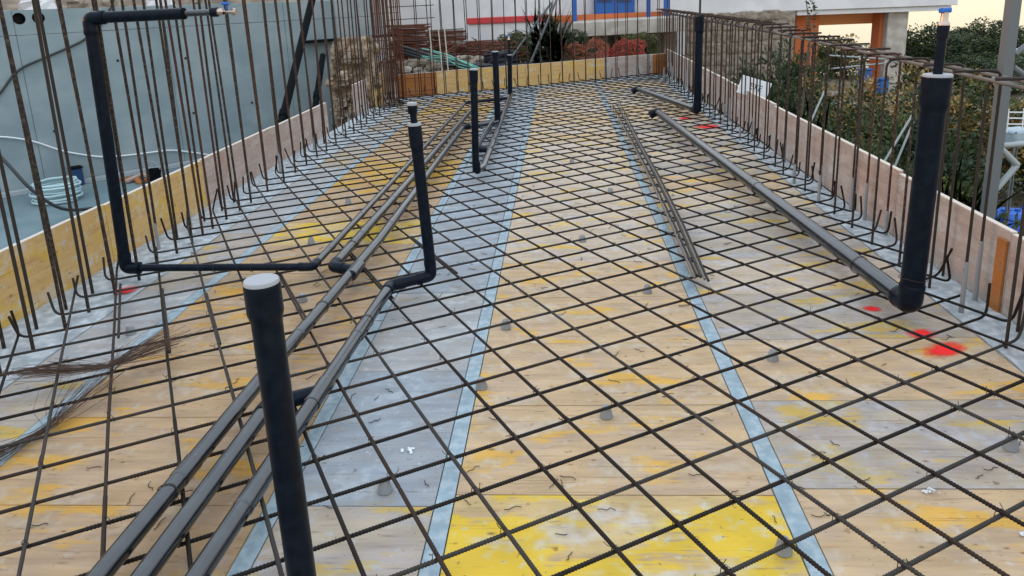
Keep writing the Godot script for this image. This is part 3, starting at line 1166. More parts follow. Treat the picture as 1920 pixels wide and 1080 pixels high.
	for row in 2:
		var zs: Array = inner if row == 0 else outer
		for i in zs.size():
			var x := (-2.40 if row == 0 else -2.555) + rng.randf_range(-0.012, 0.012)
			var lab := "tall rusty upright bar, %s from the near end of the left %s row" % [ordinal(i + 1), "inner" if row == 0 else "outer"]
			var t := thing("starter_bar", Vector3(x, 0.008, zs[i]), lab, "rebar", "upright starter bars along the left side")
			var b := MeshInstance3D.new()
			b.name = "bar"
			b.mesh = meshes[rng.randi() % 4]
			b.material_override = M["bar_steel_ribbed"] if i < 7 and i % 2 else (M["bar_steel"] if i < 11 or rng.randf() < 0.7 else M["bar_rust"])
			b.rotation.y = rng.randf() * 6.0
			t.add_child(b, true)
			if rng.randf() < 0.12:
				var cr := MeshInstance3D.new()
				cr.name = "mortar_crust"
				cr.mesh = crust_mesh
				cr.material_override = M["mortar"]
				cr.rotation.y = rng.randf() * 6.0
				cr.scale = Vector3(1, rng.randf_range(0.5, 1.2), 1)
				t.add_child(cr, true)
	# right row of hairpins, closed over the top
	var hp := []
	for v in 3:
		var st := sts()
		var w := 0.15
		var x := [0.02, 0.05, -0.01][v] as float
		var path := rounded([Vector3(0, -0.02, 0), Vector3(0, 1.052, 0), Vector3(w + 0.06 + x, 1.052, 0.01)], 0.045, 6)
		tube(st, path, 0.0067, 9, true, 90.0)
		hp.append(st.commit())
	var leg := sts()
	tube(leg, rounded([Vector3(0, -0.02, 0), Vector3(0, 1.072, 0), Vector3(-0.2, 1.072, -0.01)], 0.045, 6), 0.0067, 9, true, 90.0)
	var leg_mesh := leg.commit()
	var z := -2.58
	var n := 1
	while z > -13.7:
		var rise := clampf((-z - 4.5) * 0.035, 0.0, 0.085)
		for row in 2:
			var x := 1.785 if row == 0 else 1.925
			var t := thing("hairpin_bar", Vector3(x + rng.randf_range(-0.008, 0.008), 0.008, z + (0.0 if row == 0 else -0.14) + rng.randf_range(-0.02, 0.02)), "rusty hooked bar, %s from the near end of the right %s row" % [ordinal(n), "inner" if row == 0 else "outer"], "rebar", "bent upright bars along the right side")
			var b := MeshInstance3D.new()
			b.name = "bar"
			b.mesh = hp[rng.randi() % 3] if row == 0 else leg_mesh
			b.material_override = M["bar_steel_ribbed"] if n < 5 else (M["bar_steel"] if rng.randf() < 0.75 else M["bar_rust"])
			b.scale = Vector3(1, 1.0 + rise, 1)
			b.rotation.y = rng.randf_range(-0.12, 0.12)
			t.add_child(b, true)
			if rng.randf() < 0.3:
				var cr := MeshInstance3D.new()
				cr.name = "mortar_crust"
				cr.mesh = crust_mesh
				cr.material_override = M["mortar"]
				cr.scale = Vector3(1, rng.randf_range(0.5, 1.3), 1)
				t.add_child(cr, true)
		z -= 0.30 + rng.randf_range(-0.035, 0.035)
		n += 1
	# bars tied along the top of the hairpins
	var top := [[1.80, 1.028, -1.6, -6.4, 1.10, "dusty_steel", "long dusty bar tied under the bends at the near right, inner side"], [1.912, 1.026, -1.6, -5.2, 1.075, "dusty_steel", "long dusty bar tied under the bends at the near right, outer side"], [1.80, 1.095, -6.0, -13.8, 1.11, "bar_steel", "long rusty bar tied under the bends at the far right, inner side"], [1.912, 1.07, -5.0, -13.8, 1.108, "bar_steel", "long rusty bar tied under the bends at the far right, outer side"]]
	for a in top:
		var st := sts()
		tube(st, [Vector3(a[0], a[1], a[2]), Vector3(a[0] + 0.006, lerpf(a[1], a[4], 0.5), (a[2] + a[3]) * 0.5), Vector3(a[0], a[4], a[3])], 0.0085, 9, true, 90.0)
		tag(put("lacing_bar", st, M[a[5]]), a[6], "rebar", "long bars tied along the top of the right row")
	# far row
	var D := Vector2(0.8847, -0.4663)
	var s := 0.25
	n = 1
	while s < 5.1:
		for row in 2:
			var p := FAR_P + D * (s + row * 0.09) + fn * (0.08 if row else 0.26)
			var t := thing("starter_bar", Vector3(p.x, 0.008, p.y), "thin rusty upright bar, %s from the left end of the far %s row" % [ordinal(n), "back" if row else "front"], "rebar", "upright starter bars along the far side")
			var b := MeshInstance3D.new()
			b.name = "bar"
			b.mesh = meshes[rng.randi() % 4]
			b.scale = Vector3(0.84, rng.randf_range(0.84, 0.92), 0.84)
			b.material_override = M["bar_steel"] if rng.randf() < 0.6 else M["bar_rust"]
			b.rotation.y = rng.randf() * 6.0
			t.add_child(b, true)
		s += 0.205 + rng.randf_range(-0.025, 0.025)
		n += 1
	# three pale rods in the far row
	var rods := [[-1.99, -11.98, 1.06, "first"], [-1.86, -12.05, 1.08, "second"], [-1.77, -12.10, 1.06, "third"]]
	for r in rods:
		var st := sts()
		tube(st, [Vector3(r[0], 0.01, r[1]), Vector3(r[0] - 0.03, r[2], r[1])], 0.0095, 8)
		tag(put("pale_rod", st, M["rod_cream"]), "cream coloured upright rod among the far bars, %s of three from the left" % r[3], "rod", "cream rods in the far row")
	# rusty corner cage
	var cage := thing("column_cage", Vector3(-2.58, 0, -11.45), "dense cage of red rusted column bars standing at the far left corner", "rebar cage")
	for i in 5:
		for j in 3:
			var st := sts()
			var x := -2.76 + i * 0.085
			var zz := -11.38 - j * 0.12 - i * 0.02
			tube(st, wobble([Vector3(x, 0, zz), Vector3(x + 0.004, 0.9, zz), Vector3(x - 0.006, 2.3, zz)], 0.006), 0.0095, 8)
			put("bar", st, M["rust_steel"], cage)
	for k in 9:
		var y := 0.12 + k * 0.2
		var st := sts()
		var q := [Vector3(-2.78, y, -11.36), Vector3(-2.40, y, -11.44), Vector3(-2.40, y, -11.72), Vector3(-2.78, y, -11.64), Vector3(-2.78, y, -11.36)]
		tube(st, q, 0.005, 6)
		put("stirrup", st, M["rust_steel"], cage)
	# small beam cage lying against the far board
	var bc := thing("beam_cage", Vector3(-2.2, 0, -11.6), "low light rusty beam cage lying against the far board beside the corner cage", "rebar cage")
	for y in [0.06, 0.12, 0.32, 0.38]:
		var st := sts()
		tube(st, [Vector3(-2.42, y, -11.52), Vector3(-1.93, y - 0.02, -11.80)], 0.006, 6)
		put("bar", st, M["rust_steel"], bc)
	for k in 4:
		var st := sts()
		var x := -2.38 + k * 0.14
		var zz := -11.55 - k * 0.08
		tube(st, [Vector3(x, 0.05, zz), Vector3(x, 0.4, zz)], 0.006, 6)
		put("stirrup", st, M["bar_steel"], bc)
	for y in [1.40, 1.205]:
		var st := sts()
		tube(st, [Vector3(-2.62, y, -11.85), Vector3(-1.95, y + 0.005, -12.12)], 0.007, 6)
		tag(put("cross_bar", st, M["bar_steel"]), "short %s level bar tied across the far bars beside the corner cage" % ("upper" if y > 1.3 else "lower"), "rebar", "level bars tied across the far bars")
	# loose bars lying on the mat
	var loose := [[0.654, -3.56, 0.684, 0.660, -9.78], [0.670, -3.60, 0.702, 0.690, -9.74], [0.686, -3.57, 0.733, 0.742, -9.80], [0.700, -3.54, 0.748, 0.768, -9.82], [0.714, -3.52, 0.764, 0.795, -9.84]]
	var lw := ["leftmost", "second from the left", "middle", "second from the right", "rightmost"]
	for i in loose.size():
		var l: Array = loose[i]
		var st := sts()
		tube(st, [Vector3(l[0], 0.0745, l[1]), Vector3(lerpf(l[0], l[2], 0.62), 0.0745, -4.5), Vector3(l[2], 0.0745, -5.8), Vector3(l[2], 0.0745, -7.2), Vector3(l[3], 0.0745, l[4])], 0.0066, 9, true, 90.0)
		tag(put("loose_bar", st, M["dusty_steel"] if i in [0, 3] else M["bar_steel_ribbed"]), "spare straight bar lying lengthwise on the mat, %s of five" % lw[i], "rebar", "spare bars lying on the mat")

func mat_bar(parent: Node3D, p: Vector2, d: Vector2, c: Array, y: float, polys: Array, r: float) -> void:
	var t0: float = c[0] + rng.randf_range(0.0, 0.05)
	var t1: float = c[1] - rng.randf_range(0.0, 0.05)
	var n := maxi(2, int((t1 - t0) / 0.8))
	var side := Vector3(-d.y, 0, d.x)
	var pts := []
	for i in n + 1:
		var t := lerpf(t0, t1, float(i) / n)
		var q := p + d * t
		var j := rng.randf_range(-0.0035, 0.0035) if i > 0 and i < n else 0.0
		pts.append(Vector3(q.x, y + rng.randf_range(-0.0025, 0.0025), q.y) + side * j)
	var hooks := []
	for e in 2:
		var edge: int = c[2 + e]
		if edge == 2 or rng.randf() < 0.12:
			hooks.append(null)
		else:
			var up := (Vector3.UP * 0.145 + side * rng.randf_range(-0.05, 0.05) + Vector3(d.x, 0, d.y) * (0.03 if e == 1 else -0.03) * rng.randf_range(-0.6, 1.0))
			hooks.append(up * rng.randf_range(0.75, 1.1))
	if hooks[0] != null:
		pts.push_front(pts[0] + hooks[0])
	if hooks[1] != null:
		pts.append(pts[-1] + hooks[1])
	# round only the hook corners
	var out := []
	var i0 := 1 if hooks[0] != null else -1
	var i1 := pts.size() - 2 if hooks[1] != null else -1
	for i in pts.size():
		if i == i0 or i == i1:
			var a: Vector3 = pts[i - 1] - pts[i]
			var b: Vector3 = pts[i + 1] - pts[i]
			var s: Vector3 = pts[i] + a.normalized() * 0.045
			var e: Vector3 = pts[i] + b.normalized() * 0.045
			for k in 6:
				var t := k / 5.0
				out.append(s.lerp(pts[i], t).lerp((pts[i] as Vector3).lerp(e, t), t))
		else:
			out.append(pts[i])
	var st := sts()
	# rolled ribs, built where they are close enough to be seen
	var fine := []
	var rad := []
	for i in out.size():
		fine.append(out[i])
		rad.append(r)
		if i + 1 < out.size():
			var a: Vector3 = out[i]
			var b: Vector3 = out[i + 1]
			var l := a.distance_to(b)
			if l > 0.2:
				var k := 0.004
				while k < l - 0.012:
					var q := a.lerp(b, k / l)
					if q.z > -2.75 and q.z < -1.35 and q.x > -1.4:
						for e in [[0.0, 0.92], [0.002, 1.14], [0.0045, 1.14], [0.0065, 0.92]]:
							fine.append(a.lerp(b, (k + e[0]) / l))
							rad.append(r * e[1])
						k += 0.0095
					else:
						k += 0.05
	tube(st, fine, rad, 7 if fine.size() > 60 else 8, true, 90.0)
	var mid := p + d * (t0 + t1) * 0.5
	put("bar", st, M[["mat_steel_ribbed", "mat_steel_brown", "mat_steel_ribbed", "mat_steel_dusty"][rng.randi() % 4]] if mid.y > -5.5 else M["mat_steel"], parent)

# ---------------------------------------------------------------- pipes
func build_pipes() -> void:
	var Y := PIPE_Y
	# A: right-hand long pipe with the middle riser
	var g := "black drain pipes laid on the mat"
	var A := thing("drain_pipe", Vector3(-0.9, 0.07, -2.4), "long black pipe ending in a capped riser in mid deck", "pipe", g)
	var a0 := Vector3(-0.995, Y, 0.2)
	var a1 := Vector3(-0.868, Y, -3.47)
	var a2 := Vector3(-0.682, Y, -3.60)
	run(A, [a0, a1 + Vector3(-0.002, 0, 0.05)], 0.0278)
	elbow(A, a0, a1, a2, 0.0278, 0.045)
	run(A, [a1 + (a2 - a1) * 0.2, a2 - (a2 - a1) * 0.15], 0.0278, "pvc")
	elbow(A, a1, a2, a2 + Vector3(-0.03, 1, 0), 0.0272, 0.055)
	var at_top := Vector3(-0.713, 0.885, -3.60)
	upright(A, a2 + Vector3(0, 0.05, 0), at_top, 0.029, 0.12)
	end_cap(A, at_top, Vector3.UP, 0.034)
	var th := sts()
	tube(th, [at_top, at_top + Vector3(-0.002, 0.055, 0), at_top + Vector3(-0.003, 0.06, 0), at_top + Vector3(-0.004, 0.1, 0)], [0.017, 0.017, 0.024, 0.024], 16)
	put("reducer", th, M["pvc"], A)
	end_cap(A, at_top + Vector3(-0.004, 0.1, 0), Vector3.UP, 0.025)
	for zz in [-1.84, -2.95]:
		coupling(A, a0.lerp(a1, (0.2 - zz) / 3.67), a1 - a0, 0.0278, 0.12)
	tie(A, a0.lerp(a1, 0.62), a1 - a0, 0.0278)
	tie(A, a0.lerp(a1, 0.885), a1 - a0, 0.0278)
	# B: middle pipe that turns into A
	var B := thing("drain_pipe", Vector3(-1.07, 0.07, -1.4), "middle one of three black pipes at the lower left corner", "pipe", g)
	var b0 := Vector3(-1.105, Y, 0.2)
	var b1 := Vector3(-1.062, Y, -2.34)
	var b2 := Vector3(-0.915, Y, -2.42)
	run(B, [b0, b1 + Vector3(0, 0, 0.04)], 0.0278)
	elbow(B, b0, b1, b2, 0.0278, 0.034)
	run(B, [b1 + (b2 - b1) * 0.3, b2], 0.029, "pvc")
	coupling(B, Vector3(-0.9045, Y, -2.42), a1 - a0, 0.029, 0.16, "pvc_dusty")
	# C: left of the three
	var C := thing("drain_pipe", Vector3(-1.14, 0.07, -4), "leftmost of three long black pipes at the lower left corner", "pipe", g)
	var cp := [Vector3(-1.232, Y, 0.2), Vector3(-1.165, Y, -2.5), Vector3(-1.098, Y, -4.2), Vector3(-1.085, Y, -6.9), Vector3(-1.07, Y, -8.2)]
	run(C, cp, 0.0278)
	elbow(C, cp[3], cp[4], Vector3(-0.7, Y, -8.45), 0.0278, 0.045)
	run(C, [Vector3(-1.05, Y, -8.22), Vector3(-0.7, Y, -8.45)], 0.0278)
	for q in [[0, 1, 0.80], [1, 2, 0.27], [2, 3, 0.13], [2, 3, 0.5], [3, 4, 0.4]]:
		var u: Vector3 = cp[q[0]]
		var w: Vector3 = cp[q[1]]
		coupling(C, u.lerp(w, q[2]), w - u, 0.0278, 0.1)
	tie(C, (cp[0] as Vector3).lerp(cp[1], 0.76), cp[1] - cp[0], 0.0278)
	tie(C, (cp[1] as Vector3).lerp(cp[2], 0.42), cp[2] - cp[1], 0.0278)
	# L: tall corner riser with the tap, its run across and away
	var L := thing("drain_pipe", Vector3(-2.43, 0.07, -3.8), "tall black corner pipe at left, bent over with a tap on top", "pipe", g)
	var l0 := Vector3(-2.435, Y, -3.80)
	var l1 := Vector3(-1.36, Y, -3.765)
	var l2 := Vector3(-1.285, Y, -10.2)
	var lt := Vector3(-2.395, 1.455, -3.80)
	elbow(L, lt, l0, l1, 0.03, 0.055)
	var ls := sts()
	tube(ls, [l0 + Vector3(0, 0.03, 0), lt], 0.031, 24)
	put("pipe", ls, M["pvc"], L)
	elbow(L, l0, lt, lt + Vector3(1, 0.01, 0), 0.031, 0.055)
	run(L, [lt + Vector3(0.04, 0, 0), lt + Vector3(0.5, 0.003, 0)], 0.029, "pvc")
	end_cap(L, lt + Vector3(0.5, 0.003, 0), Vector3.RIGHT, 0.029, "dark_metal")
	run(L, [lt + Vector3(0.5, 0.003, 0), lt + Vector3(0.66, 0.004, 0)], 0.016, "pvc_dusty", "reducer")
	run(L, [lt + Vector3(0.645, 0.004, 0), lt + Vector3(0.68, 0.004, 0)], 0.024, "pvc", "threaded_end")
	var tp := sts()
	var tpp := lt + Vector3(0.68, 0.004, 0)
	tube(tp, [tpp, tpp + Vector3(0.03, 0, 0), tpp + Vector3(0.0272, 0, 0), tpp + Vector3(0.075, -0.002, 0), tpp + Vector3(0.077, -0.002, 0), tpp + Vector3(0.095, -0.003, 0)], [0.017, 0.017, 0.012, 0.012, 0.018, 0.018], 14)
	var tv := put("tap", tp, M["brass"], L)
	var hd := sts()
	tube(hd, [tpp + Vector3(0.05, 0.01, 0), tpp + Vector3(0.05, 0.035, 0)], 0.007, 8)
	box(hd, at(tpp + Vector3(0.045, 0.04, 0), 0.3), Vector3(0.035, 0.014, 0.07), 1.0, Vector2.ZERO, 0.003)
	put("tap_handle", hd, M["blue_plastic"], tv)
	run(L, [l0 + Vector3(0.04, 0, 0), l1 - Vector3(0.03, 0, 0)], 0.0205, "pvc")
	elbow(L, l0, l1, l2, 0.0215, 0.05)
	run(L, [l1 + Vector3(0, 0, -0.04), l2], 0.0205)
	elbow(L, l1, l2, Vector3(-0.9, Y, -10.42), 0.0215, 0.045)
	run(L, [l2 + Vector3(0.04, 0, -0.02), Vector3(-0.74, Y, -10.5)], 0.0215, "pvc")
	for q in [0.05, 0.16, 0.27, 0.38, 0.55, 0.75]:
		coupling(L, l1.lerp(l2, q), l2 - l1, 0.0205, 0.09)
	tie(L, l0.lerp(l1, 0.48), l1 - l0, 0.0205)
	tie(L, l0.lerp(l1, 0.68), l1 - l0, 0.0205)
	# N: branch from C
	var N := thing("drain_pipe", Vector3(-1.2, 0.07, -5), "black pipe branching from its neighbour by an elbow, lying between two pipes", "pipe", g)
	var n0 := Vector3(-1.105, Y, -3.70)
	var n1 := Vector3(-1.247, Y, -3.76)
	var n2 := Vector3(-1.12, Y, -9.7)
	coupling(N, n0, cp[2] - cp[1], 0.029, 0.16)
	run(N, [n0, n0.lerp(n1, 0.75)], 0.0272, "pvc")
	elbow(N, n0, n1, n2, 0.0278, 0.045)
	run(N, [n1 + Vector3(0.001, 0, -0.05), n2], 0.0278)
	for q in [0.10, 0.24, 0.46, 0.62, 0.8]:
		coupling(N, n1.lerp(n2, q), n2 - n1, 0.0278, 0.1)
	tie(N, n1.lerp(n2, 0.06), n2 - n1, 0.0278)
	# near riser
	var P := thing("riser_pipe", Vector3(-0.68, 0.01, -1.55), "thick black riser with pale grey cap standing in the lower left foreground", "pipe", "capped black risers")
	var p0 := Vector3(-0.676, 0.01, -1.548)
	var p1 := Vector3(-0.682, 0.868, -1.55)
	upright(P, p0, p1, 0.0355, 0.085)
	end_cap(P, p1, Vector3.UP, 0.040)
	# main far run with three risers
	var Q := thing("drain_pipe", Vector3(-0.66, 0.07, -8), "black pipe running away under the three far risers", "pipe", g)
	var q0 := Vector3(-0.69, Y, -5.98)
	var q1 := Vector3(-0.655, Y, -6.15)
	var q2 := Vector3(-0.70, Y, -11.0)
	elbow(Q, q0 + Vector3(0, 1, 0), q0, q0 + Vector3(0.03, 0, -1), 0.0272, 0.05)
	run(Q, [q0 + Vector3(0.004, 0, -0.05), q1, q2], 0.0278)
	for q in [0.15, 0.24, 0.36, 0.62, 0.8]:
		coupling(Q, q1.lerp(q2, q), q2 - q1, 0.0278, 0.12)
	var br0 := Vector3(-0.66, Y, -6.85)
	var br1 := Vector3(-0.80, Y, -6.92)
	var br2 := Vector3(-0.755, Y, -9.1)
	run(Q, [br0, br0.lerp(br1, 0.8)], 0.0278, "pvc")
	elbow(Q, br0, br1, br2, 0.0278, 0.034)
	run(Q, [br1 + Vector3(0, 0, -0.05), br2], 0.0278)
	coupling(Q, br1.lerp(br2, 0.55), br2 - br1, 0.0278, 0.1)
	elbow(Q, br1, br2, br2 + Vector3(1, 0, -0.5), 0.0278, 0.04)
	var far_r := [[-0.70, -5.98, 0.925, -0.675, "black riser with pale cap, nearest of the three far risers", true, 0.029], [-0.712, -8.5, 0.885, -0.705, "black riser with thin pale rim, middle of the three far risers", false, 0.035], [-0.72, -11.0, 0.66, -0.705, "short black riser with a thin pipe on top, farthest of the three", false, 0.034]]
	for f in far_r:
		var r := thing("riser_pipe", Vector3(f[0], 0.07, f[1]), f[4], "pipe", "capped black risers")
		var tp2 := Vector3(f[3], f[2], f[1])
		upright(r, Vector3(f[0], Y, f[1]), tp2, f[6], 0.1 if f[5] else 0.03)
		end_cap(r, tp2, Vector3.UP, f[6] * (1.15 if f[5] else 1.05), "cap_grey")
		if f[2] < 0.8:
			run(r, [tp2, tp2 + Vector3(-0.004, 0.22, 0)], 0.014, "pvc", "reducer")
			tap(r, tp2 + Vector3(-0.004, 0.22, 0), Vector3.UP)
	# right near riser
	var R := thing("drain_pipe", Vector3(1.5, 0.07, -3.12), "thickest black pipe, at right, with blue handled valve on its capped riser", "pipe", g)
	var ry := 0.113
	var r0 := Vector3(1.50, ry, -3.12)
	var rt := Vector3(1.520, 1.095, -3.12)
	var re := Vector3(1.13, ry, -8.75)
	elbow(R, rt, r0, re, 0.046, 0.06)
	upright(R, r0 + Vector3(0.001, 0.05, 0), rt, 0.049, 0.13)
	end_cap(R, rt, Vector3.UP, 0.056, "cap_grey")
	run(R, [rt, rt + Vector3(0.004, 0.15, 0)], 0.0185, "pvc", "reducer")
	run(R, [rt + Vector3(0.004, 0.15, 0), rt + Vector3(0.005, 0.20, 0)], 0.023, "pvc", "threaded_end")
	for k in 4:
		run(R, [rt + Vector3(0.005, 0.155 + k * 0.011, 0), rt + Vector3(0.005, 0.161 + k * 0.011, 0)], 0.0205, "pvc", "thread")
	tap(R, rt + Vector3(0.005, 0.20, 0), Vector3.UP)
	run(R, [r0 + (re - r0).normalized() * 0.06, re], 0.043)
	coupling(R, r0.lerp(re, 0.37), re - r0, 0.043, 0.14)
	tie(R, r0.lerp(re, 0.085), re - r0, 0.043)
	tie(R, r0 + Vector3(0.001, 0.12, 0), Vector3.UP, 0.052)
	var rd := Vector3(1.02, ry, -8.98)
	elbow(R, r0, re, re + Vector3(-0.65, -0.35, -0.1), 0.043, 0.06)
	# right far riser
	var T := thing("drain_pipe", Vector3(1.6, 0.07, -8.78), "black pipe with thin rod on its capped riser at the far right", "pipe", g)
	var t0 := Vector3(1.605, 0.110, -8.80)
	var tt := Vector3(1.612, 1.17, -8.80)
	var te := Vector3(1.13, 0.110, -11.0)
	elbow(T, tt, t0, te, 0.044, 0.055)
	upright(T, t0 + Vector3(0, 0.05, 0), tt, 0.044, 0.17)
	end_cap(T, tt, Vector3.UP, 0.050, "dark_metal")
	run(T, [tt, tt + Vector3(0.003, 0.5, 0)], 0.013, "hdpe", "rod")
	run(T, [t0 + (te - t0).normalized() * 0.06, te], 0.040)
	coupling(T, t0.lerp(te, 0.5), te - t0, 0.040, 0.13)
	elbow(T, t0, te, te + Vector3(-0.6, -0.4, 0), 0.040, 0.055)

# ---------------------------------------------------------------- small things on and round the deck
func build_small() -> void:
	rng.seed = 19
	# concrete spacers under the mat
	var cone := sts()
	tube(cone, [Vector3(0, 0.001, 0), Vector3(0, 0.004, 0), Vector3(0, 0.034, 0), Vector3(0, 0.041, 0)], [0.024, 0.024, 0.017, 0.014], 14)
	var cm := cone.commit()
	var spots := [[0.14, -2.41, "just above the brightest yellow boards"], [0.42, -3.56, "near the end of the loose bar bundle"], [0.84, -2.83, "right of the second steel strip"], [0.12, -4.39, "in the middle of the pale tan boards"], [-0.33, -2.62, "beside the first steel strip at mid distance"], [-0.57, -1.99, "on the grey boards near the front"], [-1.34, -3.51, "left of the black pipes"], [-0.27, -3.16, "beside the first steel strip, farther back"], [1.42, -2.21, "at the right edge of the photo"], [0.57, -1.74, "left of the second steel strip near the front"], [0.37, -5.53, "far up the tan boards"], [-2.05, -3.15, "beside the red mark at left"], [1.42, -5.2, "between the thickest pipe and the right wall"], [-1.62, -5.4, "on the left boards beside the yellow patch"], [0.1, -6.6, "farthest on the tan boards"], [-1.6, -4.45, "on the yellow patch at left"]]
	for s in spots:
		var t := MeshInstance3D.new()
		t.name = numbered("rebar_spacer")
		t.mesh = cm
		t.material_override = M["mortar"]
		add_child(t, true)
		t.position = Vector3(s[0], 0.001, s[1])
		t.rotation.y = rng.randf() * 6.0
		tag(t, "grey concrete spacer cone, " + s[2], "spacer", "concrete spacers under the mat")
	# scraps of tie wire
	var bits := []
	for v in 6:
		var st := sts()
		var l := rng.randf_range(0.03, 0.07)
		var pts := []
		for k in 5:
			var f := k / 4.0 - 0.5
			pts.append(Vector3(f * l, 0.002 + 0.006 * rng.randf() * absf(f), rng.randf_range(-1, 1) * l * 0.14))
		tube(st, pts, 0.0013, 5)
		bits.append(st.commit())
	var fields := [[-1.90, -0.95, 44, "boards left of the black pipes"], [-0.85, -0.42, 26, "grey boards beside the black pipes"], [-0.33, 0.60, 52, "boards between the two steel strips"], [0.69, 1.72, 50, "boards right of the second steel strip"]]
	for fd in fields:
		var zs := []
		for i in fd[2]:
			zs.append(-1.4 - 4.6 * pow(rng.randf(), 1.5))
		zs.sort()
		zs.reverse()
		for i in zs.size():
			var t := MeshInstance3D.new()
			t.name = numbered("wire_offcut")
			t.mesh = bits[rng.randi() % 6]
			t.material_override = M["wire"]
			add_child(t, true)
			t.position = Vector3(rng.randf_range(fd[0], fd[1]), 0.0015, zs[i])
			t.rotation.y = rng.randf() * 6.28
			tag(t, "short rusty wire offcut, %s nearest on the %s" % [ordinal(i + 1), fd[3]], "wire offcut", "wire offcuts scattered on the boards")
	# tie wire knots with loose ends
	# two bundles of cut tie wire
	wire_bundle(Vector3(-2.16, 0.075, -2.62), Vector3(-1.85, 0.082, -2.66), Vector3(-1.70, 0.085, -2.84), 80, 0.055, "dark bundle of tie wire fanned out at both ends on the mat at left")
	wire_bundle(Vector3(-2.02, 0.012, -1.98), Vector3(-1.88, 0.02, -2.32), Vector3(-1.85, 0.06, -2.60), 46, 0.07, "thin spread of tie wire lying on the boards at the left edge of the photo")
	# little white scraps
	var scraps := [[1.07, -1.99, "beside a panel joint at lower right"], [1.24, -1.80, "on the yellow board at lower right"], [0.0, -5.65, "on the mat in mid deck"], [-0.54, -2.2, "on the grey boards"]]
	for i in scraps.size():
		var s: Array = scraps[i]
		var st := sts()
		for k in 7:
			var c := Vector3(s[0] + rng.randf_range(-0.022, 0.022), 0.006, s[1] + rng.randf_range(-0.012, 0.012))
			var tr := at(c, rng.randf() * 6.0, rng.randf_range(-0.6, 0.6), rng.randf_range(-0.5, 0.5))
			box(st, tr, Vector3(rng.randf_range(0.008, 0.022), 0.0015, rng.randf_range(0.005, 0.012)))
		tag(put("plaster_crumbs", st, M["white_plastic"]), "few white crumbs of plaster " + s[2], "crumbs", "white crumbs on the deck")
	# white plate with black letters behind the right boards
	var sg := thing("lettered_plate", Vector3(2.02, 0.2, -7.75), "white plate with black scrawled letters leaning behind the right boards", "sign")
	var sp := sts()
	box(sp, at(Vector3(2.03, 0.455, -7.95), -0.25, -0.12, -0.30), Vector3(0.31, 0.19, 0.012), 1.0, Vector2.ZERO, 0.004)
	put("plate", sp, M["white_plastic"], sg)
	var tm := TextMesh.new()
	tm.text = "EXE"
	var f := SystemFont.new()
	f.font_names = PackedStringArray(["Droid Sans"])
	tm.font = f
	tm.font_size = 40
	tm.pixel_size = 0.0021
	tm.depth = 0.004
	var ti := MeshInstance3D.new()
	ti.name = "letters"
	ti.mesh = tm
	ti.material_override = M["black_paint"]
	sg.add_child(ti, true)
	ti.transform = at(Vector3(2.03, 0.455, -7.95), -0.25, -0.12, -0.30) * Transform3D(Basis(), Vector3(0.015, 0.01, 0.0085))
	ti.position -= sg.position
	# coil of pale hose on the lower floor
	var coil := thing("hose_coil", Vector3(-5.83, -0.6, -8.05), "coil of pale aqua ribbed hose on the lower floor by the grey wall", "hose")
	var pts := []
	for k in 8 * 22 + 1:
		var a := TAU * k / 22.0
		var lvl := k / 22.0
		var rr := 0.235 + 0.022 * sin(lvl * 2.3)
		pts.append(Vector3(-5.83 + cos(a) * rr, -0.58 + lvl * 0.027, -8.05 + sin(a) * rr))
	var cs := sts()
	tube(cs, wobble(pts, 0.004), 0.0145, 8)
	put("loops", cs, M["hose_aqua"], coil)
	# cables on the wall
	var wc := sts()
	var wp := []
	for q in [[-6.9, 0.2], [0.12, 0.13], [0.44, 0.03], [0.74, -0.16], [1.16, -0.31], [1.55, -0.34], [2.03, -0.35], [2.5, -0.5], [2.7, -0.58]]:
		wp.append(wall_point(q[0] if q[0] > -2 else -0.6, q[1], 0.03))
	tube(wc, rounded(wp, 0.15, 4), 0.011, 7)
	tag(put("hose", wc, M["white_plastic"]), "thin white hose hanging along the foot of the grey wall", "hose")
	var bcb := sts()
	var bp := []
	for q in [[-0.5, 0.1], [-0.1, 0.38], [0.2, 0.59], [0.43, 0.88], [0.82, 1.02], [1.22, 1.17], [1.5, 1.42], [1.62, 1.66]]:
		bp.append(wall_point(q[0], q[1], 0.03))
	tube(bcb, rounded(bp, 0.15, 4), 0.014, 7)
	tag(put("cable", bcb, M["hdpe"]), "black cable curving up across the grey wall", "cable")
	var lc := sts()
	tube(lc, rounded([Vector3(-5.9, 0.3, -7.2), Vector3(-5.6, 0.05, -7.1), Vector3(-5.38, -0.22, -7.05), Vector3(-5.2, -0.5, -7.2), Vector3(-5.1, -0.58, -7.6)], 0.2, 4), 0.018, 7)
	tag(put("cable", lc, M["hdpe"]), "thick black cable dropping to the lower floor at the left edge", "cable")
	# grey socket box by the wall foot
	var sb := thing("junction_box", wall_point(0.83, -0.6, 0.1), "dark grey junction box at the foot of the grey wall", "box")
	var sbs := sts()
	box(sbs, at(wall_point(0.83, -0.49, 0.09), 0.81), Vector3(0.13, 0.22, 0.12), 1.0, Vector2.ZERO, 0.01)
	put("body", sbs, M["blue_dark"], sb)
	var sbl := sts()
	box(sbl, at(wall_point(0.83, -0.37, 0.09), 0.81), Vector3(0.15, 0.02, 0.14), 1.0, Vector2.ZERO, 0.004)
	put("lid", sbl, M["dark_metal"], sb)
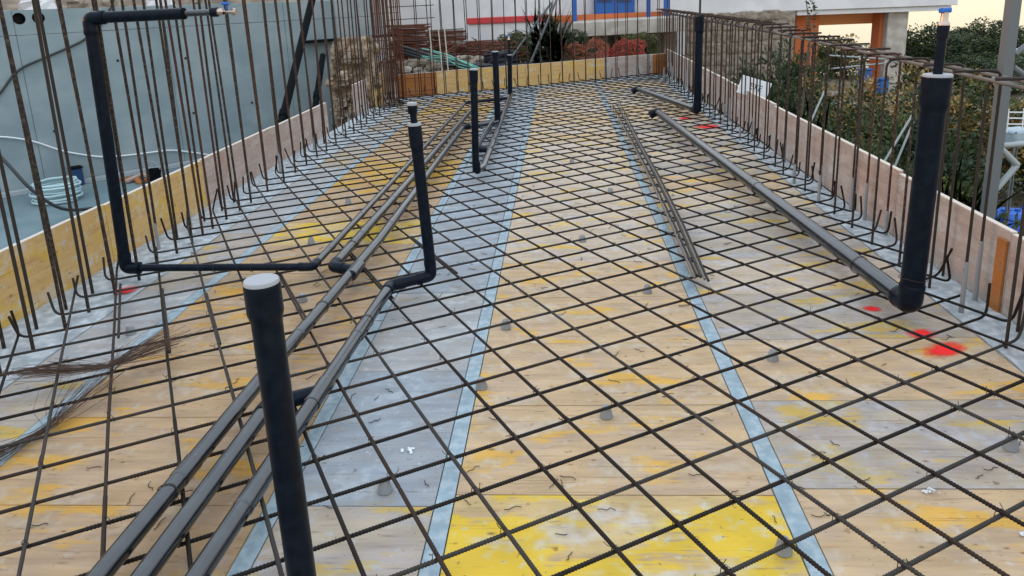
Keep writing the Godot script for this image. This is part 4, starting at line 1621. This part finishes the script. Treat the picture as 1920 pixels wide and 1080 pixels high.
	# timber scraps on the lower floor
	for i in 5:
		var st := sts()
		var p := Vector3(-5.5 + i * 0.085, -0.575 + 0.02 * (i % 2), -9.05 + 0.09 * (i % 3))
		box(st, at(p, 0.5 + i * 0.9, 0.0, 0.08), Vector3(0.32, 0.03, 0.07), 1.0, Vector2(0.1 * i, 0.2), 0.002)
		tag(put("timber_scrap", st, M["pink_board"] if i % 2 else M["orange_board"]), "offcut of timber in the little heap on the lower floor, %s from the left" % ordinal(i + 1), "timber", "timber offcuts on the lower floor")
	var tb := thing("bucket", Vector3(-5.12, -0.6, -8.9), "small dark bucket beside the timber offcuts on the lower floor", "bucket")
	var bs := sts()
	tube(bs, [Vector3(-5.12, -0.6, -8.9), Vector3(-5.12, -0.44, -8.9), Vector3(-5.12, -0.44, -8.9)], [0.07, 0.09, 0.094], 16)
	put("body", bs, M["dark_metal"], tb)
	var bh := sts()
	tube(bh, [Vector3(-5.21, -0.45, -8.9), Vector3(-5.18, -0.37, -8.9), Vector3(-5.12, -0.34, -8.9), Vector3(-5.06, -0.37, -8.9), Vector3(-5.03, -0.45, -8.9)], 0.005, 6)
	put("handle", bh, M["pale_metal"], tb)
	# slanting props by the left boards
	var props := [[Vector3(-3.02, 0.0, -7.62), Vector3(-3.18, 2.0, -10.4), 0.045, "long dark slanting prop behind the left upright bars"], [Vector3(-3.02, 0.05, -8.9), Vector3(-3.15, 0.82, -10.0), 0.04, "short dark slanting prop beside the brown rock"]]
	for q in props:
		var t := thing("steel_prop", q[0], q[3], "prop", "slanting props behind the left boards")
		var st := sts()
		tube(st, [q[0], q[1]], q[2], 12)
		put("tube", st, M["dark_metal"], t)
		var d: Vector3 = (q[1] - q[0]).normalized()
		var c := sts()
		tube(c, [q[0] + d * 0.5, q[0] + d * 0.6], q[2] * 1.25, 12)
		put("collar", c, M["dark_metal"], t)

func wire_bundle(a: Vector3, m: Vector3, b: Vector3, n: int, fan: float, label: String) -> void:
	var st := sts()
	for i in n:
		var s := Vector3(rng.randfn(), absf(rng.randfn()) * 0.5, rng.randfn())
		var e := Vector3(rng.randfn(), absf(rng.randfn()) * 0.5, rng.randfn())
		var cut0 := rng.randf_range(-0.25, 0.25)
		var cut1 := rng.randf_range(-0.25, 0.25)
		var p0 := a.lerp(m, cut0) + s * fan * 0.6
		var p1 := m + Vector3(rng.randfn(), absf(rng.randfn()) * 0.6, rng.randfn()) * 0.011
		var p2 := b.lerp(m, cut1) + e * fan
		p0.y = maxf(p0.y, a.y * 0.4)
		p2.y = maxf(p2.y, b.y * 0.4)
		var q0 := p0.lerp(p1, 0.55) + s * fan * 0.1 - Vector3(0, 0.004, 0)
		var q1 := p1.lerp(p2, 0.45) + e * fan * 0.14
		tube(st, [p0, q0, p1, q1, p2], 0.00085, 4, false)
	tag(put("wire_bundle", st, M["bundle_wire"]), label, "wire bundle", "bundles of tie wire")

# ---------------------------------------------------------------- background
func build_background() -> void:
	# white house straight ahead with a terrace slab
	var H := thing("white_house", Vector3(-1.0, -0.1, -20.4), "white rendered house wall behind the far row of bars", "house")
	var st := sts()
	box(st, at(Vector3(-1.2, 1.7, -20.6), 0.04), Vector3(9.2, 3.8, 0.4))
	put("wall", st, M["white_wall"], H)
	var w := sts()
	box(w, at(Vector3(1.5, 1.66, -20.33), 0.04), Vector3(1.06, 1.44, 0.1), 2.0, Vector2.ZERO, 0.01)
	var win := put("window", w, M["blue_paint"], H)
	for i in 2:
		var p := sts()
		box(p, at(Vector3(1.25 + i * 0.5, 1.68, -20.27), 0.04), Vector3(0.38, 0.86, 0.03))
		put("pane", p, M["blue_dark"], win)
	var sk := sts()
	box(sk, at(Vector3(1.4, 0.87, -20.30), 0.04), Vector3(3.2, 0.18, 0.1))
	put("plinth", sk, M["terracotta"], H)
	for b in [[0.45, 0.12, "left of the blue window"], [2.34, 0.1, "just right of the blue window"], [2.8, 0.14, "at the right end of the terrace"]]:
		var t := thing("blue_post", Vector3(b[0], 0.8, -19.9), "bright blue square post on the terrace, " + b[2], "post", "blue posts on the terrace")
		var s := sts()
		box(s, at(Vector3(b[0], 1.6, -19.9)), Vector3(b[1], 1.7, b[1]), 2.0, Vector2.ZERO, 0.008)
		put("shaft", s, M["blue_paint"], t)
		var fo := sts()
		box(fo, at(Vector3(b[0], 0.79, -19.9)), Vector3(b[1] + 0.05, 0.04, b[1] + 0.05), 2.0, Vector2.ZERO, 0.004)
		put("foot", fo, M["blue_paint"], t)
	var T := thing("terrace_slab", Vector3(1.9, 0.4, -19.2), "cream concrete terrace slab with stained edge in front of the white house", "terrace")
	var ts := sts()
	box(ts, at(Vector3(1.75, 0.665, -19.4), -0.06, 0.0, 0.02), Vector3(2.75, 0.34, 1.6), 2.0, Vector2.ZERO, 0.01)
	put("slab", ts, M["pale_concrete"], T)
	for i in 3:
		var s := sts()
		box(s, at(Vector3(1.15 + i * 0.8, 0.1, -19.5)), Vector3(0.22, 0.8, 0.5), 2.0, Vector2.ZERO, 0.01)
		put("pier", s, M["stone"], T)
	var bk := sts()
	box(bk, at(Vector3(1.75, 0.1, -20.15)), Vector3(2.7, 0.8, 0.1))
	put("back_wall", bk, M["stone"], T)
	# low white wall with red coping at left
	var rw := thing("garden_wall", Vector3(-1.2, -0.1, -18.0), "low white garden wall with a red painted coping, left of the spiky plant", "wall")
	var r1 := sts()
	box(r1, at(Vector3(-1.15, 0.42, -18.1), 0.03), Vector3(1.9, 1.0, 0.2))
	put("wall", r1, M["white_wall"], rw)
	var r2 := sts()
	box(r2, at(Vector3(-1.15, 0.97, -18.08), 0.03), Vector3(1.96, 0.14, 0.26), 2.0, Vector2.ZERO, 0.01)
	put("coping", r2, M["red_paint"], rw)
	# stone wall on the right
	var sw := thing("stone_wall", Vector3(4.6, -1.9, -21.3), "tan rubble stone wall behind the right row of bars", "wall")
	var core := sts()
	box(core, at(Vector3(4.0, -0.78, -21.75)), Vector3(5.0, 3.14, 0.7))
	put("core", core, M["stone"], sw)
	rng.seed = 41
	var variants := []
	for v in 6:
		variants.append(lump(Vector3.ZERO, Vector3(1, 1, 1), v + 3, 0.1, 8))
	var y := -1.2
	while y < 0.62:
		var rh := rng.randf_range(0.22, 0.34)
		var x := 1.5 + rng.randf() * 0.15
		while x < 6.1:
			var rw2 := rng.randf_range(0.25, 0.75)
			var o := MeshInstance3D.new()
			o.name = "stone"
			o.mesh = variants[rng.randi() % 6]
			o.material_override = M["stone"]
			sw.add_child(o, true)
			o.position = Vector3(x + rw2 * 0.5, y + rh * 0.5 + rng.randf_range(-0.03, 0.03), -21.42) - sw.position
			o.scale = Vector3(rw2 * rng.randf_range(0.92, 1.04), rh * rng.randf_range(0.9, 1.05), 0.14)
			x += rw2
		y += rh
	# carport: white fascia roof on pillars
	var cp := thing("flat_roof_house", Vector3(7, -2.0, -22.5), "flat roofed house with broad white fascia and pillars at upper right", "house")
	var fa := sts()
	box(fa, at(Vector3(7.0, 1.18, -24.4), 0.0, 0.0, -0.004), Vector3(8.15, 0.78, 4.8), 2.0, Vector2.ZERO, 0.01)
	put("roof", fa, M["white_wall"], cp)
	var f2 := sts()
	box(f2, at(Vector3(8.85, 0.71, -24.4), 0.0, 0.0, -0.004), Vector3(4.2, 0.13, 4.64), 2.0, Vector2.ZERO, 0.006)
	put("drip_edge", f2, M["white_wall"], cp)
	var pi := sts()
	box(pi, at(Vector3(9.62, -0.75, -22.42)), Vector3(0.56, 2.82, 0.3), 2.0, Vector2.ZERO, 0.015)
	put("pillar_face", pi, M["pale_concrete"], cp)
	var pj := sts()
	box(pj, at(Vector3(9.56, -0.75, -22.86)), Vector3(0.62, 2.82, 0.56), 2.0, Vector2.ZERO, 0.01)
	put("pillar", pj, M["terracotta"], cp)
	for q in [[7.22, -22.8, 0.66], [7.75, -24.4, 0.4]]:
		var s := sts()
		box(s, at(Vector3(q[0], -0.75, q[1])), Vector3(q[2], 2.82, 0.4), 2.0, Vector2.ZERO, 0.01)
		put("pillar", s, M["terracotta"], cp)
	var be := sts()
	box(be, at(Vector3(8.35, 0.47, -23.6)), Vector3(2.9, 0.36, 0.3), 2.0, Vector2.ZERO, 0.01)
	put("beam", be, M["orange_soffit"], cp)
	var fl := sts()
	box(fl, at(Vector3(8.2, -1.98, -24.0)), Vector3(5.6, 0.12, 4.0))
	put("floor", fl, M["pale_concrete"], cp)
	# rail with pale tubes and blue crates by the pillar
	for k in 2:
		var s := sts()
		tube(s, [Vector3(7.0, -0.32 - 0.36 * k, -20.2), Vector3(9.0, -0.52 - 0.12 * k + 0.1 * k, -20.2)], 0.02, 8)
		tag(put("rail_tube", s, M["pale_metal"]), "thin pale %s rail in front of the house pillar" % ("upper" if k == 0 else "lower"), "rail", "pale rails by the pillar")
	for q in [[8.15, -0.95, "left of the pillar, the left one of two"], [8.62, -1.22, "left of the pillar, the right one of two"]]:
		var t := thing("blue_crate", Vector3(q[0], q[1] - 0.3, -20.6), "blue plastic crate among leaves " + q[2], "crate", "blue crates by the pillar")
		var s := sts()
		box(s, at(Vector3(q[0], q[1], -20.6), 0.2), Vector3(0.25, 0.36, 0.25), 1.0, Vector2.ZERO, 0.02)
		put("body", s, M["blue_paint"], t)
		var l := sts()
		box(l, at(Vector3(q[0], q[1] + 0.195, -20.6), 0.2), Vector3(0.29, 0.03, 0.29), 1.0, Vector2.ZERO, 0.006)
		put("rim", l, M["blue_paint"], t)
	# stacks of rusty mesh and tangled bars behind the far boards
	rng.seed = 55
	var stacks := [[-3.05, -15.6, 0.85, 1.02, "leftmost, beside the corner cage"], [-2.35, -16.3, 0.8, 0.86, "middle, behind the cream rods"], [-1.55, -16.0, 0.8, 0.62, "rightmost, before the red coping"]]
	for k in stacks:
		var t := thing("stirrup_stack", Vector3(k[0], 0, k[1]), "tall heap of stacked rusty stirrups behind the far boards, " + k[4], "rebar stack", "heaps of rusty stirrups")
		var lv := 0.03
		while lv < k[3]:
			var s := sts()
			var a := rng.randf_range(-0.15, 0.15)
			var b := Basis(Vector3.UP, a) * Basis(Vector3.RIGHT, rng.randf_range(-0.06, 0.06))
			var o := Vector3(k[0] + rng.randf_range(-0.07, 0.07), lv, k[1] + rng.randf_range(-0.06, 0.06))
			var hw: float = k[2] * 0.5 * rng.randf_range(0.85, 1.05)
			var q := [Vector3(-hw, 0, -0.14), Vector3(hw, 0.01, -0.14), Vector3(hw, 0, 0.14), Vector3(-hw, 0.01, 0.14), Vector3(-hw, 0, -0.14)]
			var pp := []
			for e in q:
				pp.append(o + b * e)
			tube(s, pp, 0.012, 5)
			put("stirrup", s, M["rust_steel"] if rng.randf() < 0.85 else M["dusty_steel"], t)
			lv += 0.027
	for i in 44:
		var s := sts()
		var x := -3.3 + i * 0.057 + rng.randf_range(-0.03, 0.03)
		tube(s, [Vector3(x, rng.randf_range(0.05, 0.3), -14.9 - rng.randf() * 0.8), Vector3(x + rng.randf_range(-0.5, 0.6), rng.randf_range(0.2, 0.6), -15.4), Vector3(x + rng.randf_range(-0.8, 0.9), rng.randf_range(0.1, 0.7), -15.2 - rng.randf())], 0.012, 5)
		tag(put("bent_bar", s, M["rust_steel"]), "bent rusty bar in the tangle behind the far boards, %s from the left" % ordinal(i + 1), "rebar", "tangle of bent bars behind the far boards")
	for i in 16:
		var p := Vector3(-3.2 + i * 0.107, 0.1 + rng.randf() * 0.25, -14.7 - rng.randf() * 0.5)
		tag(put_mesh("rubble_stone", lump(p, Vector3(0.26, 0.17, 0.22) * rng.randf_range(0.6, 1.3), i + 60, 0.3, 9), M["stone"] if i % 2 else M["pale_concrete"]), "lump of pale rubble in the far heap, %s from the left" % ordinal(i + 1), "stone", "rubble heap behind the far boards")
	for i in 3:
		var s := sts()
		tube(s, rounded([Vector3(-3.2, 0.62 - 0.06 * i, -15.2), Vector3(-2.2, 0.30 - 0.05 * i, -14.9 + 0.08 * i), Vector3(-0.7, 0.12 + 0.03 * i, -14.7 - 0.06 * i)], 0.4, 5), 0.035, 8)
		tag(put("corrugated_pipe", s, M["hdpe"]), "long black corrugated pipe slanting across the rubble heap, %s of three from the top" % ordinal(i + 1), "pipe", "black pipes across the rubble heap")
	for i in 5:
		var s := sts()
		var off := Vector3(rng.randf_range(-0.1, 0.1), 0.03 * i, 0.05 * i)
		var pp := wobble([Vector3(-2.6, 0.42, -14.75), Vector3(-2.3, 0.36, -14.65), Vector3(-2.05, 0.30, -14.6), Vector3(-1.8, 0.2, -14.55), Vector3(-1.55, 0.12, -14.5)], 0.05)
		for k in pp.size():
			pp[k] += off
		tube(s, rounded(pp, 0.1, 4), 0.014, 6)
		tag(put("hose", s, M["hose_green"]), "turquoise hose looped over the rubble heap, %s from the front" % ordinal(i + 1), "hose", "turquoise hoses on the rubble heap")
	var bag := thing("dark_sack", Vector3(-1.15, 0, -15.1), "dark blue black sack slumped behind the far boards, left of the spiky plant", "sack")
	put_mesh("cloth", lump(Vector3(-1.15, 0.26, -15.1), Vector3(0.7, 0.36, 0.5), 8, 0.25, 14), M["tarp_black"], bag)
	# crumpled plastic nets
	for k in [[-0.05, -15.4, 1.15, 0.62, 0.0, "net_orange", "crumpled orange brown plastic net right of the spiky plant", 71], [0.95, -16.2, 1.0, 0.50, -0.05, "net_red", "crumpled red plastic net under the cream terrace slab", 72]]:
		var nz := noise(1.6, k[7], 3)
		var s := sts()
		var gf := func(u: float, v: float) -> Vector3:
			var x: float = k[0] - 0.1 + u * k[2]
			var hgt: float = (k[3] + k[4]) * sin(clampf(v, 0, 1) * 2.0) * (0.75 + 0.5 * nz.get_noise_2d(u * 2.0, 4.0))
			return Vector3(x + nz.get_noise_2d(u * 3.0 + 9.0, v * 3.0) * 0.16, maxf(0.0, hgt + nz.get_noise_2d(u * 4.0, v * 4.0) * 0.16), k[1] - v * 0.6 + nz.get_noise_2d(u * 4.0 + 3.0, v * 4.0) * 0.2)
		for i in 26:
			var row := []
			for j in 22:
				row.append(gf.call(j / 21.0, i / 25.0))
			tube(s, row, 0.0065, 4, false)
		for i in 20:
			var row := []
			for j in 22:
				row.append(gf.call(i / 19.0, j / 21.0))
			tube(s, row, 0.005, 4, false)
		tag(put("plastic_net", s, M[k[5]]), k[6], "net", "crumpled plastic nets")
	# spiky plant with two grey stakes
	var ag := thing("spiky_plant", Vector3(-0.3, -0.05, -15.2), "grey green spiky plant behind the far boards near the middle", "plant")
	rng.seed = 61
	spikes(ag, Vector3(-0.22, 0.0, -15.0), 320, 1.0, 0.75, Color(0.20, 0.27, 0.17))
	for q in [[Vector3(-1.1, 0.1, -14.6), Vector3(-0.1, 1.35, -14.75), "leaning right, its foot at the left"], [Vector3(-0.62, 0.05, -14.5), Vector3(0.02, 1.45, -14.6), "steeper, in front of the spiky plant"]]:
		var s := sts()
		tube(s, [q[0], q[1]], 0.022, 8)
		tag(put("stake", s, M["grey_metal"]), "grey green pole " + q[2], "pole", "slanting poles by the spiky plant")
	# things seen over the wall at top left
	for i in 9:
		var p := wall_point(-0.6 + i * 0.5, 1.6, -0.6 - 0.2 * (i % 3))
		tag(put_mesh("rubble_stone", lump(p, Vector3(0.4, 0.22, 0.3) * (0.6 + 0.13 * (i % 4)), i + 90, 0.3, 9), M["stone"] if i % 3 else M["white_wall"]), "stone on top of the grey wall, %s from the left" % ordinal(i + 1), "stone", "stones on top of the grey wall")
	# grey square post and braces at the right edge
	var tw := thing("shoring_tower", Vector3(2.85, -2.8, -4.9), "grey steel shoring tower with slanting braces at right edge of photo", "tower")
	var ax := [[Vector3(2.80, -2.8, -4.9), Vector3(2.79, 2.4, -4.9)], [Vector3(3.75, -2.8, -5.1), Vector3(3.74, 2.4, -5.1)]]
	for a in ax:
		var s := sts()
		box(s, at((a[0] + a[1]) * 0.5, 0.2), Vector3(0.075, 5.2, 0.06), 2.0, Vector2.ZERO, 0.006)
		put("post", s, M["grey_metal"], tw)
	var zig := [[0.40, 0.62], [0.15, -0.1], [1.18, 0.86], [0.98, 1.3]]
	var bp := [[Vector3(2.83, 0.40, -4.9), Vector3(2.955, 0.285, -4.92)], [Vector3(2.955, 0.285, -4.92), Vector3(2.83, 0.13, -4.9)], [Vector3(2.84, 1.0, -4.9), Vector3(3.72, 1.6, -5.1)], [Vector3(2.84, 0.92, -4.9), Vector3(3.72, 0.35, -5.1)], [Vector3(2.84, -0.2, -4.9), Vector3(3.72, -0.9, -5.1)], [Vector3(2.84, 1.75, -4.9), Vector3(3.7, 1.1, -5.1)]]
	for i in bp.size():
		var s := sts()
		tube(s, [bp[i][0], bp[i][1]], 0.02, 10)
		put("brace", s, M["pale_metal"] if i < 2 else M["grey_metal"], tw)
	for yy in [1.02, 0.42]:
		var s := sts()
		tube(s, [Vector3(2.8, yy, -4.9), Vector3(3.72, yy, -5.1)], 0.018, 10)
		put("ledger", s, M["pale_metal"], tw)
	var lk := thing("leaning_tube", Vector3(2.2, 1.0, -3.3), "pale galvanised tube lying across the bent bars at the right edge", "tube")
	var lks := sts()
	tube(lks, [Vector3(1.90, 1.035, -3.42), Vector3(2.9, 0.98, -3.12)], 0.014, 10)
	put("tube", lks, M["pale_metal"], lk)
	# blue drums below
	for q in [[6.72, -11.2, "left one, nearer the grey post"], [7.35, -11.5, "right one, cut by the photo edge"]]:
		var t := thing("drum", Vector3(q[0], -2.85, q[1]), "bright blue plastic drum below the right boards, " + q[2], "drum", "blue drums")
		var s := sts()
		var c := Vector3(q[0], 0, q[1])
		var yy := [-2.85, -2.84, -2.5, -2.49, -2.46, -2.45, -2.2, -2.19, -2.16, -2.15, -2.0, -1.95, -1.93]
		var rr := [0.25, 0.28, 0.285, 0.295, 0.295, 0.285, 0.285, 0.295, 0.295, 0.285, 0.27, 0.22, 0.20]
		var pp := []
		for v in yy:
			pp.append(c + Vector3(0, v, 0))
		tube(s, pp, rr, 24)
		put("body", s, M["drum_blue"], t)
		for sx in [-0.1, 0.1]:
			var l := sts()
			tube(l, [c + Vector3(sx, -1.94, 0), c + Vector3(sx, -1.90, 0)], 0.04, 12)
			put("bung", l, M["blue_paint"], t)
	# pale tank and rack behind the drums
	var rk := thing("pale_tank", Vector3(5.35, -2.85, -9.1), "pale grey blue tank with white wire rack behind the grey post", "tank")
	var k1 := sts()
	box(k1, at(Vector3(5.42, -0.36, -9.1), 0.25), Vector3(0.34, 0.16, 0.3), 1.0, Vector2.ZERO, 0.02)
	put("tank", k1, M["galvanised"], rk)
	for i in 3:
		var s := sts()
		tube(s, [Vector3(5.22, -0.20 + i * 0.07, -9.0), Vector3(5.46, -0.21 + i * 0.07, -9.0)], 0.008, 6)
		put("rack_bar", s, M["white_plastic"], rk)
	for i in 2:
		var s := sts()
		tube(s, [Vector3(5.24 + i * 0.17, -0.30, -9.0), Vector3(5.23 + i * 0.17, -0.02, -9.0)], 0.008, 6)
		put("rack_post", s, M["white_plastic"], rk)
	for i in 4:
		var kl := sts()
		var c := Vector3(5.42, -1.65, -9.1) + Basis(Vector3.UP, 0.25) * Vector3(-0.15 + 0.3 * (i % 2), 0, -0.13 + 0.26 * (i / 2))
		tube(kl, [c - Vector3(0, 1.2, 0), c + Vector3(0, 1.21, 0)], 0.012, 6)
		put("leg", kl, M["grey_metal"], rk)
	# slim stakes outside the right boards
	for q in [[Vector3(2.40, 0.0, -5.75), Vector3(2.70, 0.49, -5.85), "upper of the pair"], [Vector3(2.52, -0.05, -5.78), Vector3(2.72, 0.42, -5.88), "lower of the pair"], [Vector3(2.22, 0.10, -6.9), Vector3(2.44, 0.52, -7.05), "farther, by the greyish boards"]]:
		var s := sts()
		tube(s, [q[0], q[1]], 0.009, 8)
		tag(put("stake", s, M["pale_metal"]), "pale grey stake slanting up outside the right boards, " + q[2], "stake", "slanting stakes outside the right boards")

# ---------------------------------------------------------------- plants
func spikes(t: Node3D, base: Vector3, n: int, long: float, tall: float, tone: Color) -> void:
	var blade := sts()
	for i in n:
		var a := rng.randf() * TAU
		var el := rng.randf_range(0.1, 1.45)
		var l := rng.randf_range(0.5, 1.0) * long
		var d := Vector3(cos(a) * cos(el), sin(el), sin(a) * cos(el))
		var b := base + Vector3(rng.randf_range(-0.28, 0.28), rng.randf_range(0.0, 1.0) * tall, rng.randf_range(-0.15, 0.15))
		var s := d.cross(Vector3.UP).normalized() * 0.017
		var e := b + d * l + Vector3(0, -0.12 * l * cos(el), 0)
		var m: Vector3 = b + d * l * 0.5
		var f := rng.randf_range(0.6, 1.3)
		blade.set_color(Color(tone.r * f, tone.g * f, tone.b * f))
		for q in [b - s, m - s, m + s, b - s, m + s, b + s, m - s, e, m + s]:
			blade.set_normal(d.cross(s).normalized())
			blade.add_vertex(q)
	put("leaves", blade, M["leaf_dark"], t)
	var tk := sts()
	tube(tk, [Vector3(base.x, t.position.y - 0.05, base.z), Vector3(base.x, base.y + tall, base.z)], [0.09, 0.05], 9)
	put("trunk", tk, M["bark"], t)

func build_plants() -> void:
	var green := [Color(0.022, 0.040, 0.014), Color(0.040, 0.064, 0.020), Color(0.06, 0.088, 0.026), Color(0.03, 0.052, 0.024)]
	var olive := [Color(0.075, 0.095, 0.025), Color(0.12, 0.125, 0.032), Color(0.045, 0.065, 0.02), Color(0.15, 0.125, 0.04)]
	var gold := [Color(0.26, 0.17, 0.05), Color(0.09, 0.10, 0.03), Color(0.055, 0.07, 0.024), Color(0.32, 0.21, 0.07), Color(0.04, 0.06, 0.02)]
	var unit := Vector3(1, 1, 1)
	var full := Vector3(1.7, 2.7, 1.7)
	var cg := [crown(full, 340, 52, 0.075, green, 101), crown(full, 340, 52, 0.065, green, 102), crown(full, 340, 52, 0.08, olive, 103), crown(full, 230, 34, 0.075, gold, 104)]
	rng.seed = 5
	var B := [
		[3.2, -12.6, 1.8, 3.15, 0, "dark green bush against the stone wall beside the far right pipe"],
		[3.45, -10.2, 1.7, 2.75, 1, "dark leafy bush beyond the white lettered plate"],
		[4.4, -13.4, 2.0, 2.8, 3, "broad golden bush where the tan stone wall ends"],
		[3.4, -8.2, 1.5, 2.85, 1, "dense dark bush just outside the middle right boards"],
		[5.3, -13.4, 2.0, 2.75, 3, "golden bush with twigs left of the house pillar"],
		[4.6, -9.8, 1.9, 2.75, 0, "low dark bush behind the slanting stakes"],
		[3.6, -6.3, 1.4, 2.35, 1, "dark green bush just left of the big capped pipe"],
		[6.6, -14.4, 2.3, 2.9, 3, "golden twiggy bush in front of the blue crates"],
		[4.9, -11.4, 1.7, 2.15, 2, "grassy green bush between the pipe and the pillar"],
		[3.95, -8.4, 1.3, 2.3, 2, "yellow green bush right of the big capped pipe"],
		[4.75, -15.4, 1.5, 3.1, 0, "tall dark bush hiding the foot of the orange wall"],
		[7.6, -14.2, 2.2, 2.7, 3, "golden bush at the foot of the house pillar"],
		[4.1, -5.2, 1.5, 1.7, 1, "dark bush low behind the nearest right boards"],
		[9.2, -14.6, 2.4, 2.4, 1, "wide dark bush behind the grey post"],
	]
	for b in B:
		var gm := "leaf_gold" if b[4] == 3 else "leaf_dark"
		bush(cg[b[4]], gm, Vector3(b[0], -2.85, b[1]), Vector3(b[2] / 1.7, b[3] / 2.7, b[2] / 1.7), rng.randf() * 6.0, b[5])
	# small weeds near far nets
	var G := [[1.9, -17.6, 0.9, 0.7, 2, "small olive bush under the terrace slab"], [0.35, -17.2, 0.8, 0.9, 1, "small dark bush behind the plastic nets"], [-0.9, -17.3, 1.0, 0.85, 2, "small leafy bush before the low white wall"]]
	for b in G:
		bush(cg[b[4]], "leaf_dark", Vector3(b[0], -0.1, b[1]), Vector3(b[2] / 1.7, b[3] / 2.7, b[2] / 1.7), rng.randf() * 6.0, b[5], "bush", "small bushes behind the far boards")
	for q in [[3.15, -6.6, -0.9, "dark spiky plant outside the right boards, left of the big capped pipe"], [3.95, -7.4, -1.0, "yellowish spiky plant outside the right boards, right of the big capped pipe"], [2.75, -8.6, -0.5, "dark spiky plant outside the right boards, nearest the white lettered plate"]]:
		var t := thing("spiky_plant", Vector3(q[0], -2.8, q[1]), q[3], "plant", "spiky plants outside the right boards")
		spikes(t, Vector3(q[0], q[2] - 0.7, q[1]), 230, 0.8, 0.9, Color(0.10, 0.12, 0.03) if q[0] > 3.5 else Color(0.045, 0.075, 0.035))
	# tall twig in front of the fascia
	var tw := thing("shrub", Vector3(3.7, -2.8, -11.5), "thin straggly shrub with one tall leafy twig against the white fascia", "shrub")
	var st := sts()
	tube(st, [Vector3(3.6, -2.8, -11.5), Vector3(3.66, -0.4, -11.5), Vector3(3.72, 0.8, -11.5), Vector3(3.6, 1.45, -11.5)], [0.03, 0.02, 0.012, 0.004], 6)
	put("stem", st, M["bark"], tw)
	var lf := sts()
	for i in 170:
		var t := pow(rng.randf(), 0.7)
		var p := Vector3(3.66 + 0.09 * sin(t * 3.0), lerpf(-0.3, 1.42, t), -11.5)
		var d := Vector3(rng.randfn(), rng.randfn() * 0.5 + 0.2, rng.randfn()).normalized()
		var f := rng.randf_range(0.7, 1.4)
		leaf(lf, p + d * 0.02, d, 0.014, rng.randf_range(0.06, 0.12), Color(0.05 * f, 0.055 * f, 0.025 * f))
	put("leaves", lf, M["leaf_dark"], tw)
	# trees far right
	var tc := [crown(unit, 280, 50, 0.036, green, 201), crown(unit, 280, 50, 0.036, olive, 202), crown(unit, 260, 44, 0.036, gold, 203), crown(unit, 300, 50, 0.036, green + [olive[0]], 204)]
	var T := [
		[12.6, -27.0, 2.45, 3.6, 3, "dark green tree just right of the house pillar"],
		[14.6, -28.5, 2.05, 3.6, 0, "dark tree behind the blue handled valve"],
		[16.1, -29.5, 2.45, 3.4, 3, "round green tree left of the grey post"],
		[18.6, -30.0, 2.2, 4.2, 0, "dark tree behind the grey post"],
		[21.2, -29.0, 2.3, 4.4, 0, "green tree right of the grey post"],
		[10.2, -29.0, 2.15, 3.0, 2, "golden tree seen under the white fascia, right one"],
		[8.3, -31.0, 1.75, 3.2, 1, "olive tree seen under the white fascia, left one"],
		[13.2, -24.5, 1.7, 3.0, 0, "low dark tree beside the house pillar"],
		[15.2, -25.0, 1.6, 3.6, 0, "low dark tree below the round green tree"],
		[17.8, -25.5, 1.7, 3.6, 0, "low dark tree at the far right"],
	]
	for t in T:
		tree(tc[t[4]], "leaf_gold" if t[4] == 2 else "leaf_dark", Vector3(t[0], -2.6, t[1]), t[2], t[3], rng.randf() * 6.0, t[5])
